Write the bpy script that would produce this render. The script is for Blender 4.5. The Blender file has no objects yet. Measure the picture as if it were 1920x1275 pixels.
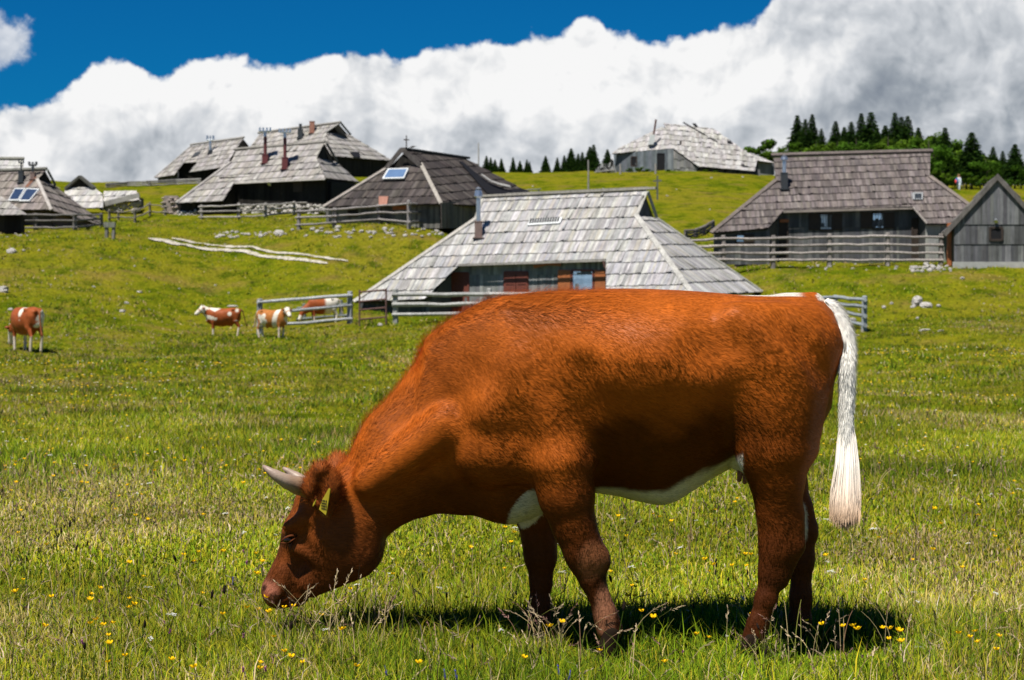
import bpy, math, random
import numpy as np
from mathutils import Vector
# ---------------------------------------------------------------- basics
F = 70/36*1920.0; HY = 520.0; ZC = 1.35
scene = bpy.context.scene
COL = scene.collection
rnd = random.Random(7)
def P(px, py, D): return Vector(((px-960)*D/F, D, ZC+(HY-py)*D/F))
# numpy value noise
def _hash(ix, iy, s):
    h = (ix.astype(np.int64)*374761393 + iy.astype(np.int64)*668265263 + s*1442695041) & 0xffffffff
    h = ((h ^ (h >> 13))*1274126177) & 0xffffffff
    h = h ^ (h >> 16)
    return (h & 0xffffff)/float(0xffffff)
def vnoise(x, y, s=0):
    x = np.asarray(x, float); y = np.asarray(y, float)
    ix = np.floor(x); iy = np.floor(y); fx = x-ix; fy = y-iy
    fx = fx*fx*(3-2*fx); fy = fy*fy*(3-2*fy)
    a = _hash(ix, iy, s); b = _hash(ix+1, iy, s); c = _hash(ix, iy+1, s); d = _hash(ix+1, iy+1, s)
    return (a*(1-fx)+b*fx)*(1-fy)+(c*(1-fx)+d*fx)*fy
def fbm(x, y, s=0, o=4):
    t = 0; a = .5; n = 0
    for i in range(o):
        t = t+a*vnoise(x*2**i, y*2**i, s+i*17); n += a; a *= .5
    return t/n
# ---------------------------------------------------------------- terrain (control rows: distance -> picture row per column)
TER = {
 0:   [(40,722),(69,660),(78,600),(92,520),(103,450),(109,434),(113,428),(124,424),(150,372),(185,342),(230,334)],
 200: [(40,722),(69,655),(82,590),(94,520),(103,450),(108,433),(113,425),(122,419),(135,408),(150,392),(185,350),(230,345)],
 400: [(40,722),(69,660),(85,632),(94,560),(104,490),(110,458),(118,425),(124,411),(128,405),(140,392),(165,352),(185,341),(230,338)],
 600: [(40,722),(69,655),(82,612),(92,560),(101,495),(104,455),(106,433),(109,425),(114,416),(123,407),(128,402),(145,365),(165,328),(230,326)],
 800: [(40,722),(69,645),(82,606),(90,600),(97,540),(101,485),(104,445),(107,428),(111,420),(122,412),(165,365),(200,336),(235,323)],
 1000:[(40,720),(69,640),(82,606),(92,598),(105,500),(120,440),(150,378),(200,332),(230,323)],
 1200:[(40,718),(69,640),(82,605),(92,596),(105,500),(120,450),(150,385),(185,330),(200,322),(230,322)],
 1400:[(40,716),(69,645),(80,610),(88,580),(91,552),(94,500),(96,490),(102,488),(130,430),(165,360),(190,326),(200,322),(235,322)],
 1600:[(40,712),(60,660),(80,608),(88,548),(92,506),(95,494),(101,489),(110,478),(130,432),(165,375),(220,352),(245,340)],
 1800:[(40,712),(60,655),(80,592),(88,530),(91,505),(94,496),(101,490),(110,475),(130,420),(153,350),(160,364),(200,356),(245,345)],
 2000:[(40,712),(60,655),(80,592),(88,530),(91,505),(94,496),(101,490),(110,475),(130,425),(155,362),(200,356),(245,350)]}
_cols = sorted(TER); _DN = np.concatenate([np.linspace(0, 300, 301)])
def _prof(c):
    d = [0, 11]; z = [0, 0]
    for D, y in TER[c]: d.append(D); z.append(ZC+(HY-y)*D/F)
    d.append(300); z.append(z[-1]-2.0)
    zz = np.interp(_DN, d, z)
    k = np.array([1, 2, 3, 2, 1.]); k /= k.sum()
    zp = np.pad(zz, 2, mode='edge'); zz = np.convolve(zp, k, 'valid')
    return zz
_TAB = np.array([_prof(c) for c in _cols])
_fc = np.linspace(-200, 2200, 49)
_T2 = np.array([[np.interp(c, _cols, _TAB[:, j]) for j in range(301)] for c in _fc])
_kk = np.array([1, 2, 3, 2, 1.]); _kk /= _kk.sum()
_T2 = np.apply_along_axis(lambda a: np.convolve(np.pad(a, 2, mode='edge'), _kk, 'valid'), 0, _T2)
def gz(x, y, detail=True):
    x = np.asarray(x, float); y = np.asarray(y, float)
    px = np.clip(960+F*x/np.maximum(y, 6), -200, 2200); d = np.clip(y, 0, 300)
    ci = (px+200)/50.0; c0 = np.clip(np.floor(ci).astype(int), 0, 47); cf = ci-c0
    d0 = np.clip(np.floor(d).astype(int), 0, 299); df = d-d0
    z = (_T2[c0, d0]*(1-cf)+_T2[c0+1, d0]*cf)*(1-df)+(_T2[c0, d0+1]*(1-cf)+_T2[c0+1, d0+1]*cf)*df
    if detail:
        a = np.clip((y-9)/30, 0, 1)
        z = z+a*((fbm(x*.25, y*.16, 5, 3)-.5)*.42+(fbm(x*.8, y*.6, 9, 2)-.5)*.20)+(fbm(x*1.7, y*1.7, 3, 2)-.5)*.035
    return z
def ground_hit(px, py, dmin=6.0):
    D = np.concatenate([np.arange(dmin, 30, .05), np.arange(30, 290, .25)])
    x = (px-960)*D/F; z = ZC+(HY-py)*D/F
    g = gz(x, D); i = np.argmax(z <= g)
    if z[i] > g[i]: i = len(D)-1
    return Vector((x[i], D[i], float(g[i])))
# ---------------------------------------------------------------- object helpers
def tag(o, label=None, cat=None, group=None, kind=None):
    if label: o['label'] = label
    if cat: o['category'] = cat
    if group: o['group'] = group
    if kind: o['kind'] = kind
    return o
def link(o, parent=None):
    COL.objects.link(o)
    if parent is not None: o.parent = parent
    return o
def thing(name, label, cat, loc=(0, 0, 0), group=None, rz=0):
    o = bpy.data.objects.new(name, None); o.location = loc; o.rotation_euler[2] = rz
    o.empty_display_size = .2; link(o); tag(o, label, cat, group); return o
class MB:
    """collects polygons with a colour per face; builds one mesh object"""
    def __init__(s): s.v = []; s.f = []; s.c = []; s.uv = []; s.marks = []
    def mark(s): s.marks.append((len(s.v), len(s.f)))
    def pieces(s):
        m = s.marks+[(len(s.v), len(s.f))]; out = []
        for (v0, f0), (v1, f1) in zip(m[:-1], m[1:]):
            if f1 == f0: continue
            q = MB(); q.v = s.v[v0:v1]; q.f = [tuple(i-v0 for i in f) for f in s.f[f0:f1]]; q.c = s.c[f0:f1]; q.uv = s.uv[f0:f1]; out.append(q)
        return out
    def poly(s, pts, col=(.5, .5, .5), uv=None):
        b = len(s.v); s.v += [tuple(p) for p in pts]; s.f.append(tuple(range(b, b+len(pts)))); s.c.append(col)
        s.uv.append(uv if uv else [(0, 0)]*len(pts))
    def mesh(s, pts, faces, col=(.5, .5, .5)):
        b = len(s.v); s.v += [tuple(p) for p in pts]
        for f in faces:
            s.f.append(tuple(b+i for i in f)); s.c.append(col); s.uv.append([(pts[i][0]+pts[i][1]*.7, pts[i][2]) for i in f])
    def box(s, c, ax, ay, az, col=(.5, .5, .5)):
        """centre and three half-axis vectors"""
        s.mark(); c = Vector(c); ax = Vector(ax); ay = Vector(ay); az = Vector(az)
        p = [c+ax*i+ay*j+az*k for k in (-1, 1) for j in (-1, 1) for i in (-1, 1)]
        s.mesh(p, [(0, 2, 3, 1), (4, 5, 7, 6), (0, 1, 5, 4), (2, 6, 7, 3), (0, 4, 6, 2), (1, 3, 7, 5)], col)
    def tube(s, pts, rad, n=8, col=(.5, .5, .5), cap=True):
        pts = [Vector(p) for p in pts]; m = len(pts); V = []
        if not hasattr(rad, '__len__'): rad = [rad]*m
        for i, p in enumerate(pts):
            t = (pts[min(i+1, m-1)]-pts[max(i-1, 0)]).normalized()
            a = t.cross(Vector((0, 0, 1)) if abs(t.z) < .9 else Vector((0, 1, 0))).normalized(); b = t.cross(a)
            for k in range(n):
                q = 2*math.pi*k/n; V.append(p+(a*math.cos(q)+b*math.sin(q))*rad[i])
        fs = [(i*n+k, i*n+(k+1) % n, (i+1)*n+(k+1) % n, (i+1)*n+k) for i in range(m-1) for k in range(n)]
        if cap: fs += [tuple(range(n))[::-1], tuple((m-1)*n+k for k in range(n))]
        s.mesh(V, fs, col)
    def build(s, name, mat, parent=None, smooth=False, origin=None):
        me = bpy.data.meshes.new(name)
        v = s.v
        off = Vector((0, 0, 0))
        if origin is not None: off = Vector(origin)
        elif parent is not None and parent.type == 'EMPTY': off = Vector(parent.location)
        me.from_pydata([(p[0]-off.x, p[1]-off.y, p[2]-off.z) for p in v], [], s.f)
        ca = me.color_attributes.new('col', 'FLOAT_COLOR', 'CORNER')
        ul = me.uv_layers.new(name='UVMap')
        cc = np.empty((len(me.loops), 4), np.float32); uu = np.empty((len(me.loops), 2), np.float32)
        i = 0
        for f, c, u in zip(s.f, s.c, s.uv):
            n = len(f); cc[i:i+n, :3] = c; cc[i:i+n, 3] = 1; uu[i:i+n] = u; i += n
        ca.data.foreach_set('color', cc.ravel()); ul.data.foreach_set('uv', uu.ravel())
        me.materials.append(mat)
        if smooth: me.polygons.foreach_set('use_smooth', [True]*len(me.polygons))
        me.update()
        o = bpy.data.objects.new(name, me)
        if origin is not None: o.location = off
        link(o, parent); return o
def np_mesh(name, V, faces_flat, sizes, mat, col=None, smooth=False, parent=None, dom='POINT', normals=None):
    """fast builder from arrays. faces_flat: vertex indices, sizes: vertices per face"""
    me = bpy.data.meshes.new(name)
    me.vertices.add(len(V)); me.vertices.foreach_set('co', np.ascontiguousarray(V, np.float32).ravel())
    me.loops.add(len(faces_flat)); me.loops.foreach_set('vertex_index', np.ascontiguousarray(faces_flat, np.int32))
    me.polygons.add(len(sizes)); st = np.concatenate([[0], np.cumsum(sizes)[:-1]]).astype(np.int32)
    me.polygons.foreach_set('loop_start', st)
    me.update(calc_edges=True)
    if smooth: me.polygons.foreach_set('use_smooth', np.ones(len(sizes), bool))
    if col is not None:
        ca = me.color_attributes.new('col', 'FLOAT_COLOR', dom)
        c4 = np.ones((len(col), 4), np.float32); c4[:, :3] = col; ca.data.foreach_set('color', c4.ravel())
    me.materials.append(mat)
    if normals is not None:
        me.normals_split_custom_set_from_vertices(normals.tolist())
    o = bpy.data.objects.new(name, me); link(o, parent); return o
def copy_tree(o, parent=None):
    c = o.copy(); COL.objects.link(c)
    if parent is not None: c.parent = parent
    for ch in list(o.children): copy_tree(ch, c)
    return c
# ---------------------------------------------------------------- materials
class NT:
    def __init__(s, tree): s.t = tree; s.n = tree.nodes; s.l = tree.links
    def new(s, t, **kw):
        n = s.n.new(t)
        for k, v in kw.items(): setattr(n, k, v)
        return n
    def inp(s, sock, v):
        if hasattr(v, 'is_output') or isinstance(v, bpy.types.NodeSocket): s.l.new(v, sock)
        elif v is not None: sock.default_value = v
    def m(s, op, a, b=None, c=None, clamp=False):
        n = s.n.new('ShaderNodeMath'); n.operation = op; n.use_clamp = clamp
        for i, v in enumerate((a, b, c)): s.inp(n.inputs[i], v)
        return n.outputs[0]
    def mix(s, f, a, b, mode='MIX'):
        n = s.n.new('ShaderNodeMix'); n.data_type = 'RGBA'; n.blend_type = mode
        s.inp(n.inputs[0], f); s.inp(n.inputs[6], a); s.inp(n.inputs[7], b); return n.outputs[2]
    def noise(s, vec, scale, detail=4, rough=.5, dist=0, dims='3D'):
        n = s.n.new('ShaderNodeTexNoise'); n.noise_dimensions = dims
        if vec is not None: s.l.new(vec, n.inputs['Vector'])
        n.inputs['Scale'].default_value = scale; n.inputs['Detail'].default_value = detail
        n.inputs['Roughness'].default_value = rough; n.inputs['Distortion'].default_value = dist
        return n
    def ramp(s, f, stops):
        n = s.n.new('ShaderNodeValToRGB'); e = n.color_ramp.elements
        while len(e) < len(stops): e.new(.5)
        for i, (p, c) in enumerate(stops):
            e[i].position = p; e[i].color = (c if len(c) == 4 else tuple(c)+(1,))
        s.l.new(f, n.inputs[0]); return n.outputs[0]
    def mapr(s, f, a, b, c, d, smooth=False):
        n = s.n.new('ShaderNodeMapRange'); n.interpolation_type = 'SMOOTHSTEP' if smooth else 'LINEAR'
        s.inp(n.inputs[0], f)
        for i, v in enumerate((a, b, c, d)): s.inp(n.inputs[i+1], v)
        return n.outputs[0]
    def vscale(s, vec, sc):
        n = s.n.new('ShaderNodeMapping'); n.inputs['Scale'].default_value = sc
        s.l.new(vec, n.inputs[0]); return n.outputs[0]
def material(name, rough=.8, spec=.3, metal=0):
    m = bpy.data.materials.new(name); m.use_nodes = True
    b = m.node_tree.nodes['Principled BSDF']; b.inputs['Roughness'].default_value = rough
    b.inputs['Specular IOR Level'].default_value = spec; b.inputs['Metallic'].default_value = metal
    return m, NT(m.node_tree), b
def simple(name, col, rough=.6, spec=.4, metal=0, var=.25, scale=12):
    m, t, b = material(name, rough, spec, metal)
    tc = t.new('ShaderNodeTexCoord')
    n = t.noise(tc.outputs['Object'], scale, 5, .6)
    f = t.mapr(n.outputs[0], .25, .75, 1-var, 1+var)
    c = t.n.new('ShaderNodeVectorMath'); c.operation = 'SCALE'; c.inputs[0].default_value = col; t.l.new(f, c.inputs['Scale'])
    t.l.new(c.outputs[0], b.inputs['Base Color']); return m
def wood_mat(name, streak=(9, .8), rough=.85, uvmap=True, lichen=.12, bumpd=.006):
    """weathered wood: colour attribute times long streaks, dark pits, pale lichen"""
    m, t, b = material(name, rough, .2)
    at = t.new('ShaderNodeAttribute', attribute_name='col')
    tc = t.new('ShaderNodeTexCoord')
    vec = t.vscale(tc.outputs['UV'] if uvmap else tc.outputs['Object'], (streak[0], streak[1], 1) if uvmap else (streak[0], streak[0], streak[1]))
    n = t.noise(vec, 2.2, 5, .6)
    n2 = t.noise(tc.outputs['Object'], 1.3, 5, .65)
    f = t.mapr(n.outputs[0], .3, .7, .62, 1.3)
    f2 = t.mapr(n2.outputs[0], .3, .75, .75, 1.2)
    c = t.mix(1, at.outputs['Color'], t.m('MULTIPLY', f, f2), 'MULTIPLY')
    n3 = t.noise(tc.outputs['Object'], 7, 4, .6)
    c = t.mix(t.mapr(n3.outputs[0], .62, .72, 0, lichen), c, (.42, .43, .36, 1))
    t.l.new(c, b.inputs['Base Color'])
    bp = t.new('ShaderNodeBump'); bp.inputs['Distance'].default_value = bumpd; bp.inputs['Strength'].default_value = .8
    t.l.new(n.outputs[0], bp.inputs['Height']); t.l.new(bp.outputs[0], b.inputs['Normal'])
    return m
M = {}
M['shingle'] = wood_mat('shingle', (9, .8))
M['plank'] = wood_mat('plank', (14, .6), lichen=.05)
M['rail'] = wood_mat('rail_wood', (6, .7), lichen=.25, uvmap=False)
M['dark'] = simple('dark_opening', (.012, .012, .014), .7, .2)
M['darkwood'] = simple('dark_wood', (.035, .024, .018), .7)
M['redwood'] = simple('redwood', (.16, .045, .03), .6)
M['orange'] = simple('orange_wood', (.36, .12, .04), .6)
M['tin'] = simple('tin', (.5, .54, .58), .3, .5, .8)
M['darktin'] = simple('dark_tin', (.05, .055, .06), .5, .5, .3)
M['redtin'] = simple('red_tin', (.13, .035, .035), .5)
M['browntin'] = simple('brown_tin', (.2, .14, .12), .5)
M['glass'] = simple('window_glass', (.42, .58, .72), .12, .6, .85, .3, 3)
M['solar'] = simple('solar_cell', (.03, .05, .1), .12, .7, 0, .2, 3)
M['whiteframe'] = simple('white_frame', (.62, .64, .64), .5)
M['curtain'] = simple('curtain', (.62, .66, .68), .35, .5, .75, .1)
M['rust'] = simple('rust_metal', (.13, .07, .06), .7, .4, .2)
M['conc'] = simple('concrete', (.36, .36, .34), .9, .2, 0, .2, 5)
M['brick'] = simple('brick', (.3, .15, .11), .9, .2, 0, .3, 6)
# rock
def rock_mat():
    m, t, b = material('limestone', .9, .2)
    tc = t.new('ShaderNodeTexCoord'); n = t.noise(tc.outputs['Object'], 6, 6, .65); n2 = t.noise(tc.outputs['Object'], 2.2, 4, .6)
    c = t.ramp(n.outputs[0], [(.3, (.2, .19, .18)), (.5, (.45, .43, .4)), (.75, (.62, .6, .56))])
    c = t.mix(t.mapr(n2.outputs[0], .5, .65, 0, .5), c, (.24, .19, .16, 1))
    t.l.new(c, b.inputs['Base Color'])
    bp = t.new('ShaderNodeBump'); bp.inputs['Distance'].default_value = .05; t.l.new(n.outputs[0], bp.inputs['Height']); t.l.new(bp.outputs[0], b.inputs['Normal'])
    return m
M['rock'] = rock_mat()
# ---------------------------------------------------------------- camera, sun, sky
cam = bpy.data.objects.new('camera', bpy.data.cameras.new('camera')); link(cam)
cam.location = (0, 0, ZC); cam.rotation_euler = (math.radians(90), 0, 0)
cam.data.lens = 70; cam.data.sensor_width = 36; cam.data.shift_y = -(637.5-HY)/1920
cam.data.clip_end = 20000; cam.data.clip_start = .1
cam.data.dof.use_dof = True; cam.data.dof.focus_distance = 7.1; cam.data.dof.aperture_fstop = 9
scene.camera = cam
SD = Vector((-.24, -.35, .90)).normalized()
sun = bpy.data.lights.new('sun', 'SUN'); sun.energy = 5.0; sun.angle = math.radians(.53); sun.color = (1, .95, .87)
so = bpy.data.objects.new('sun', sun); link(so); so.rotation_euler = (-SD).to_track_quat('-Z', 'Y').to_euler()
scene.view_settings.view_transform = 'Standard'; scene.view_settings.look = 'None'; scene.view_settings.exposure = .45; scene.view_settings.gamma = 1
w = bpy.data.worlds.new('World'); scene.world = w; w.use_nodes = True
T = NT(w.node_tree); T.n.clear()
sky = T.new('ShaderNodeTexSky', sky_type='NISHITA'); sky.sun_disc = False
sky.sun_elevation = math.asin(SD.z); sky.sun_rotation = math.atan2(SD.x, SD.y); sky.altitude = 1600; sky.air_density = 1; sky.dust_density = .3; sky.ozone_density = 2.5
tc = T.new('ShaderNodeTexCoord'); sp = T.new('ShaderNodeSeparateXYZ'); T.l.new(tc.outputs['Generated'], sp.inputs[0])
X, Y, Z = sp.outputs
az = T.m('ARCTAN2', X, Y); hl = T.m('SQRT', T.m('ADD', T.m('MULTIPLY', X, X), T.m('MULTIPLY', Y, Y)))
el = T.m('DIVIDE', Z, T.m('MAXIMUM', hl, .001))
def azp(px): return math.atan((px-960)/F)
def elp(px, py): return (HY-py)/F/math.sqrt(1+((px-960)/F)**2)
cb = T.new('ShaderNodeCombineXYZ'); T.l.new(az, cb.inputs[0]); T.l.new(el, cb.inputs[1]); Pv = cb.outputs[0]
TOP = [(-500,150),(-100,210),(0,200),(50,192),(100,168),(150,140),(185,112),(215,104),(250,118),(290,140),(340,122),(430,112),(520,128),(580,112),(640,95),(730,100),(830,92),(925,78),(960,68),(1000,52),(1060,48),(1090,30),(1110,28),(1140,60),(1220,72),(1270,72),(1340,62),(1420,40),(1445,8),(1500,-20),(1700,-60),(1920,-80),(2400,-40)]
fc = T.new('ShaderNodeFloatCurve'); cu = fc.mapping.curves[0]; A0, A1 = azp(-500), azp(2400); E1 = .22
fin = T.mapr(az, A0, A1, 0, 1); T.l.new(fin, fc.inputs['Value'])
pts = [((azp(px)-A0)/(A1-A0), elp(px, py)/E1) for px, py in TOP]
while len(cu.points) < len(pts): cu.points.new(.5, .5)
for p_, q_ in zip(cu.points, pts): p_.location = q_; p_.handle_type = 'AUTO_CLAMPED'
fc.mapping.update()
top = T.m('MULTIPLY', fc.outputs[0], E1)
# towards the sides and behind the viewer the bank sinks lower
top = T.m('MULTIPLY', top, T.mapr(T.m('ABSOLUTE', az), .45, 1.1, 1, .35, True))
wn = T.noise(Pv, 20, 6, .5); wn.noise_dimensions = '3D'
wv = T.new('ShaderNodeVectorMath', operation='MULTIPLY_ADD'); T.l.new(wn.outputs['Color'], wv.inputs[0]); wv.inputs[1].default_value = (.030, .028, 0); T.l.new(Pv, wv.inputs[2])
def puff(vec, sc, det=3.2):
    v = T.new('ShaderNodeTexVoronoi', voronoi_dimensions='2D', feature='SMOOTH_F1'); v.normalize = True
    T.l.new(vec, v.inputs['Vector']); v.inputs['Scale'].default_value = sc; v.inputs['Detail'].default_value = det
    v.inputs['Roughness'].default_value = .52; v.inputs['Lacunarity'].default_value = 2.2; v.inputs['Smoothness'].default_value = .35
    return T.m('SUBTRACT', 1, v.outputs['Distance'])
def shift(vec, dx, dy):
    a = T.new('ShaderNodeVectorMath', operation='ADD'); T.l.new(vec, a.inputs[0]); a.inputs[1].default_value = (dx, dy, 0); return a.outputs[0]
H0 = puff(wv.outputs[0], 24, 3.6); H1 = puff(shift(wv.outputs[0], -.005, .007), 24, 3.6)
wsp = T.noise(Pv, 60, 7, .62)
wq = T.new('ShaderNodeVectorMath', operation='MULTIPLY_ADD'); T.l.new(wn.outputs['Color'], wq.inputs[0]); wq.inputs[1].default_value = (.012, .012, 0); T.l.new(Pv, wq.inputs[2])
G0 = puff(wq.outputs[0], 70, 4); G1 = puff(shift(wq.outputs[0], -.0016, .0026), 70, 4)
d = T.m('SUBTRACT', top, el)
d = T.m('ADD', d, T.m('MULTIPLY', T.m('SUBTRACT', H0, .72), .024))
d = T.m('ADD', d, T.m('MULTIPLY', T.m('SUBTRACT', G0, .72), .009))
d = T.m('ADD', d, T.m('MULTIPLY', T.m('SUBTRACT', wsp.outputs[0], .5), .011))
mask = T.mapr(d, -.0012, .0030, 0, 1, True)
# small wisp at the upper left
def blob(px, py, rx, ry, amp):
    u = T.m('DIVIDE', T.m('SUBTRACT', az, azp(px)), rx/F); v = T.m('DIVIDE', T.m('SUBTRACT', el, elp(px, py)), ry/F)
    r2 = T.m('ADD', T.m('MULTIPLY', u, u), T.m('MULTIPLY', v, v))
    return T.m('MULTIPLY', T.m('EXPONENT', T.m('MULTIPLY', r2, -1)), amp)
wb = blob(-20, 75, 85, 60, 1.15)
wb = T.m('ADD', wb, T.m('MULTIPLY', T.m('SUBTRACT', wsp.outputs[0], .5), 1.6))
mask = T.m('MAXIMUM', mask, T.mapr(wb, .45, .95, 0, .72, True))
shade = T.m('MULTIPLY', T.m('SUBTRACT', H0, H1), 1.25)
big = T.noise(Pv, 9, 4, .55); mid = T.noise(Pv, 15, 5, .44)
shade = T.m('ADD', shade, T.m('MULTIPLY', T.m('SUBTRACT', G0, G1), .22))
L = T.m('ADD', .83, shade)
L = T.m('ADD', L, T.m('MULTIPLY', T.m('SUBTRACT', mid.outputs[0], .5), .75))
L = T.m('ADD', L, T.m('MULTIPLY', T.m('SUBTRACT', big.outputs[0], .5), .5))
for a in [(1150,170,330,110,.27),(230,180,160,60,.15),(430,165,200,50,.12),(620,190,220,70,.10),(1330,120,150,60,.06),(1480,90,160,80,-.03),
          (230,285,150,50,-.15),(640,255,260,40,-.06),(1000,235,200,40,-.03),(1780,190,230,60,-.19),(1580,200,170,90,-.10),(1900,310,130,50,-.24),(1640,20,260,60,-.16),(1850,60,150,60,-.10),(60,300,60,40,.10)]:
    L = T.m('ADD', L, blob(*a))
rim = T.m('ADD', T.mapr(d, 0, .016, .08, 0, True), T.mapr(d, .005, .065, .07, -.09, True))
L = T.m('ADD', L, rim, clamp=False)
ccol = T.ramp(T.m('MULTIPLY', L, .8), [(.10, (.17, .21, .27)), (.36, (.36, .40, .45)), (.60, (.66, .69, .73)), (.82, (1, 1, 1))])
CLOUD = .68
sc1 = T.new('ShaderNodeVectorMath', operation='SCALE'); T.l.new(ccol, sc1.inputs[0]); sc1.inputs['Scale'].default_value = CLOUD
SKYK = .10
# the polarised deep blue of the clear sky
tint = T.mix(1, sky.outputs[0], (.008, .225, .435, 1), 'MULTIPLY')
sc2 = T.new('ShaderNodeVectorMath', operation='SCALE'); T.l.new(tint, sc2.inputs[0]); sc2.inputs['Scale'].default_value = SKYK
fin = T.mix(mask, sc2.outputs[0], sc1.outputs[0])
bg = T.new('ShaderNodeBackground'); T.l.new(fin, bg.inputs[0]); bg.inputs[1].default_value = 1
wo = T.new('ShaderNodeOutputWorld'); T.l.new(bg.outputs[0], wo.inputs[0])
w.cycles.sampling_method = 'MANUAL'; w.cycles.sample_map_resolution = 512
scene.cycles.max_bounces = 6; scene.cycles.diffuse_bounces = 2; scene.cycles.glossy_bounces = 2; scene.cycles.transmission_bounces = 4
scene.cycles.sample_clamp_indirect = 6; scene.cycles.use_denoising = True
# ---------------------------------------------------------------- ground sheet
def build_ground():
    ys = np.concatenate([np.linspace(-40, 4, 12), np.geomspace(5, 300, 420), np.geomspace(330, 6000, 14)])
    ts = np.linspace(-1, 1, 300)
    Yg, Tg = np.meshgrid(ys, ts, indexing='ij'); Xg = Tg*(np.abs(Yg)*.45+7)
    Zg = gz(Xg, Yg)
    far = Yg > 300; Zg = np.where(far, gz(Xg, np.full_like(Yg, 299), False)-(Yg-300)*.012, Zg)
    V = np.stack([Xg, Yg, Zg], -1).reshape(-1, 3); n, m = Yg.shape
    i = np.arange(n-1)[:, None]*m+np.arange(m-1)[None]; q = np.stack([i, i+1, i+m+1, i+m], -1).reshape(-1)
    mt, t, b = material('meadow', 1, 0)
    tc = t.new('ShaderNodeTexCoord'); ob = tc.outputs['Object']
    st = t.vscale(ob, (1, .6, 1))
    a = t.noise(st, .11, 5, .6); bb = t.noise(st, .9, 6, .65); c3 = t.noise(st, 7, 5, .7); c4 = t.noise(ob, .35, 4, .6)
    c = t.ramp(a.outputs[0], [(.36, (.080, .108, .004)), (.5, (.120, .134, .006)), (.62, (.155, .142, .012))])
    c = t.mix(t.mapr(bb.outputs[0], .48, .60, 0, .7), c, (.165, .155, .008, 1))
    c = t.mix(t.mapr(bb.outputs[0], .48, .36, 0, .85), c, (.036, .062, .002, 1))
    c = t.mix(t.mapr(c4.outputs[0], .54, .66, 0, .45), c, (.19, .12, .04, 1))
    c = t.mix(1, c, t.mapr(c3.outputs[0], .3, .7, .5, 1.4), 'MULTIPLY')
    t.l.new(c, b.inputs['Base Color'])
    bp = t.new('ShaderNodeBump'); bp.inputs['Distance'].default_value = .12; bp.inputs['Strength'].default_value = .9
    hh = t.m('ADD', bb.outputs[0], t.m('MULTIPLY', c3.outputs[0], .5)); t.l.new(hh, bp.inputs['Height']); t.l.new(bp.outputs[0], b.inputs['Normal'])
    g = np_mesh('ground', V, q, np.full(len(q)//4, 4), mt, smooth=True); tag(g, kind='structure'); return g
build_ground()
# ---------------------------------------------------------------- grass
gm, t, b = material('grass_blades', .7, .06)
at = t.new('ShaderNodeAttribute', attribute_name='col'); t.l.new(at.outputs['Color'], b.inputs['Base Color'])
tr = t.new('ShaderNodeBsdfTranslucent'); t.l.new(at.outputs['Color'], tr.inputs[0])
ms = t.new('ShaderNodeMixShader'); ms.inputs[0].default_value = .35
out = t.n['Material Output']; t.l.new(b.outputs[0], ms.inputs[1]); t.l.new(tr.outputs[0], ms.inputs[2]); t.l.new(ms.outputs[0], out.inputs[0])
ge = t.new('ShaderNodeNewGeometry')
nv = t.new('ShaderNodeVectorMath', operation='MULTIPLY_ADD'); t.l.new(ge.outputs['Normal'], nv.inputs[0]); nv.inputs[1].default_value = (.55, .55, .55); nv.inputs[2].default_value = (0, 0, 1.1)
nn = t.new('ShaderNodeVectorMath', operation='NORMALIZE'); t.l.new(nv.outputs[0], nn.inputs[0])
t.l.new(nn.outputs[0], b.inputs['Normal']); ms.inputs[0].default_value = .2
M['grass'] = gm
def lush(x, y): return fbm(x*.55+3, y*.42, 21, 4)       # 0..1 patchiness
def dry(x, y): return fbm(x*.35+9, y*.22+4, 33, 4)
PAL = np.array([(.280,.285,.013),(.205,.27,.010),(.125,.205,.007),(.39,.345,.022),(.042,.082,.003),(.42,.33,.12),(.52,.42,.24)])
BRN = np.array([.31, .225, .09])
def blades(rng, x, y, h, wd, bend, col, seg, z0=None, lean=None):
    n = len(x); z = gz(x, y)-.005 if z0 is None else z0
    th = rng.uniform(0, 2*np.pi, n); ph = rng.uniform(0, 2*np.pi, n)     # facing, lean direction
    sx, sy = np.cos(th)*wd/2, np.sin(th)*wd/2
    lx, ly = np.cos(ph)*bend*h, np.sin(ph)*bend*h
    if seg == 1:
        V = np.empty((n, 3, 3)); V[:, 0] = np.stack([x-sx, y-sy, z], -1); V[:, 1] = np.stack([x+sx, y+sy, z], -1); V[:, 2] = np.stack([x+lx, y+ly, z+h*np.sqrt(np.maximum(1-bend**2, .1))], -1)
        idx = np.arange(n*3); sz = np.full(n, 3); C = np.repeat(col[:, None], 3, 1); C[:, :2] *= .75  # blade feet coloured darker to stand in for shade between blades
        return V.reshape(-1, 3), idx, sz, C.reshape(-1, 3)
    V = np.empty((n, 5, 3)); hz = h*np.sqrt(np.maximum(1-bend**2*.8, .15))
    V[:, 0] = np.stack([x-sx, y-sy, z], -1); V[:, 1] = np.stack([x+sx, y+sy, z], -1)
    mx, my, mz = x+lx*.28, y+ly*.28, z+hz*.6
    V[:, 2] = np.stack([mx+sx*.8, my+sy*.8, mz], -1); V[:, 3] = np.stack([mx-sx*.8, my-sy*.8, mz], -1)
    V[:, 4] = np.stack([x+lx, y+ly, z+hz*(1-.25*bend)], -1)
    b = np.arange(n)[:, None]*5
    idx = np.concatenate([b+0, b+1, b+2, b+3, b+3, b+2, b+4], 1).reshape(-1); sz = np.tile([4, 3], n)
    C = np.repeat(col[:, None], 5, 1); C[:, :2] *= .7; C[:, 4] *= 1.12  # shade of the gaps put into the foot colour, tips lightened
    return V.reshape(-1, 3), idx, sz, C.reshape(-1, 3)
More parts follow.
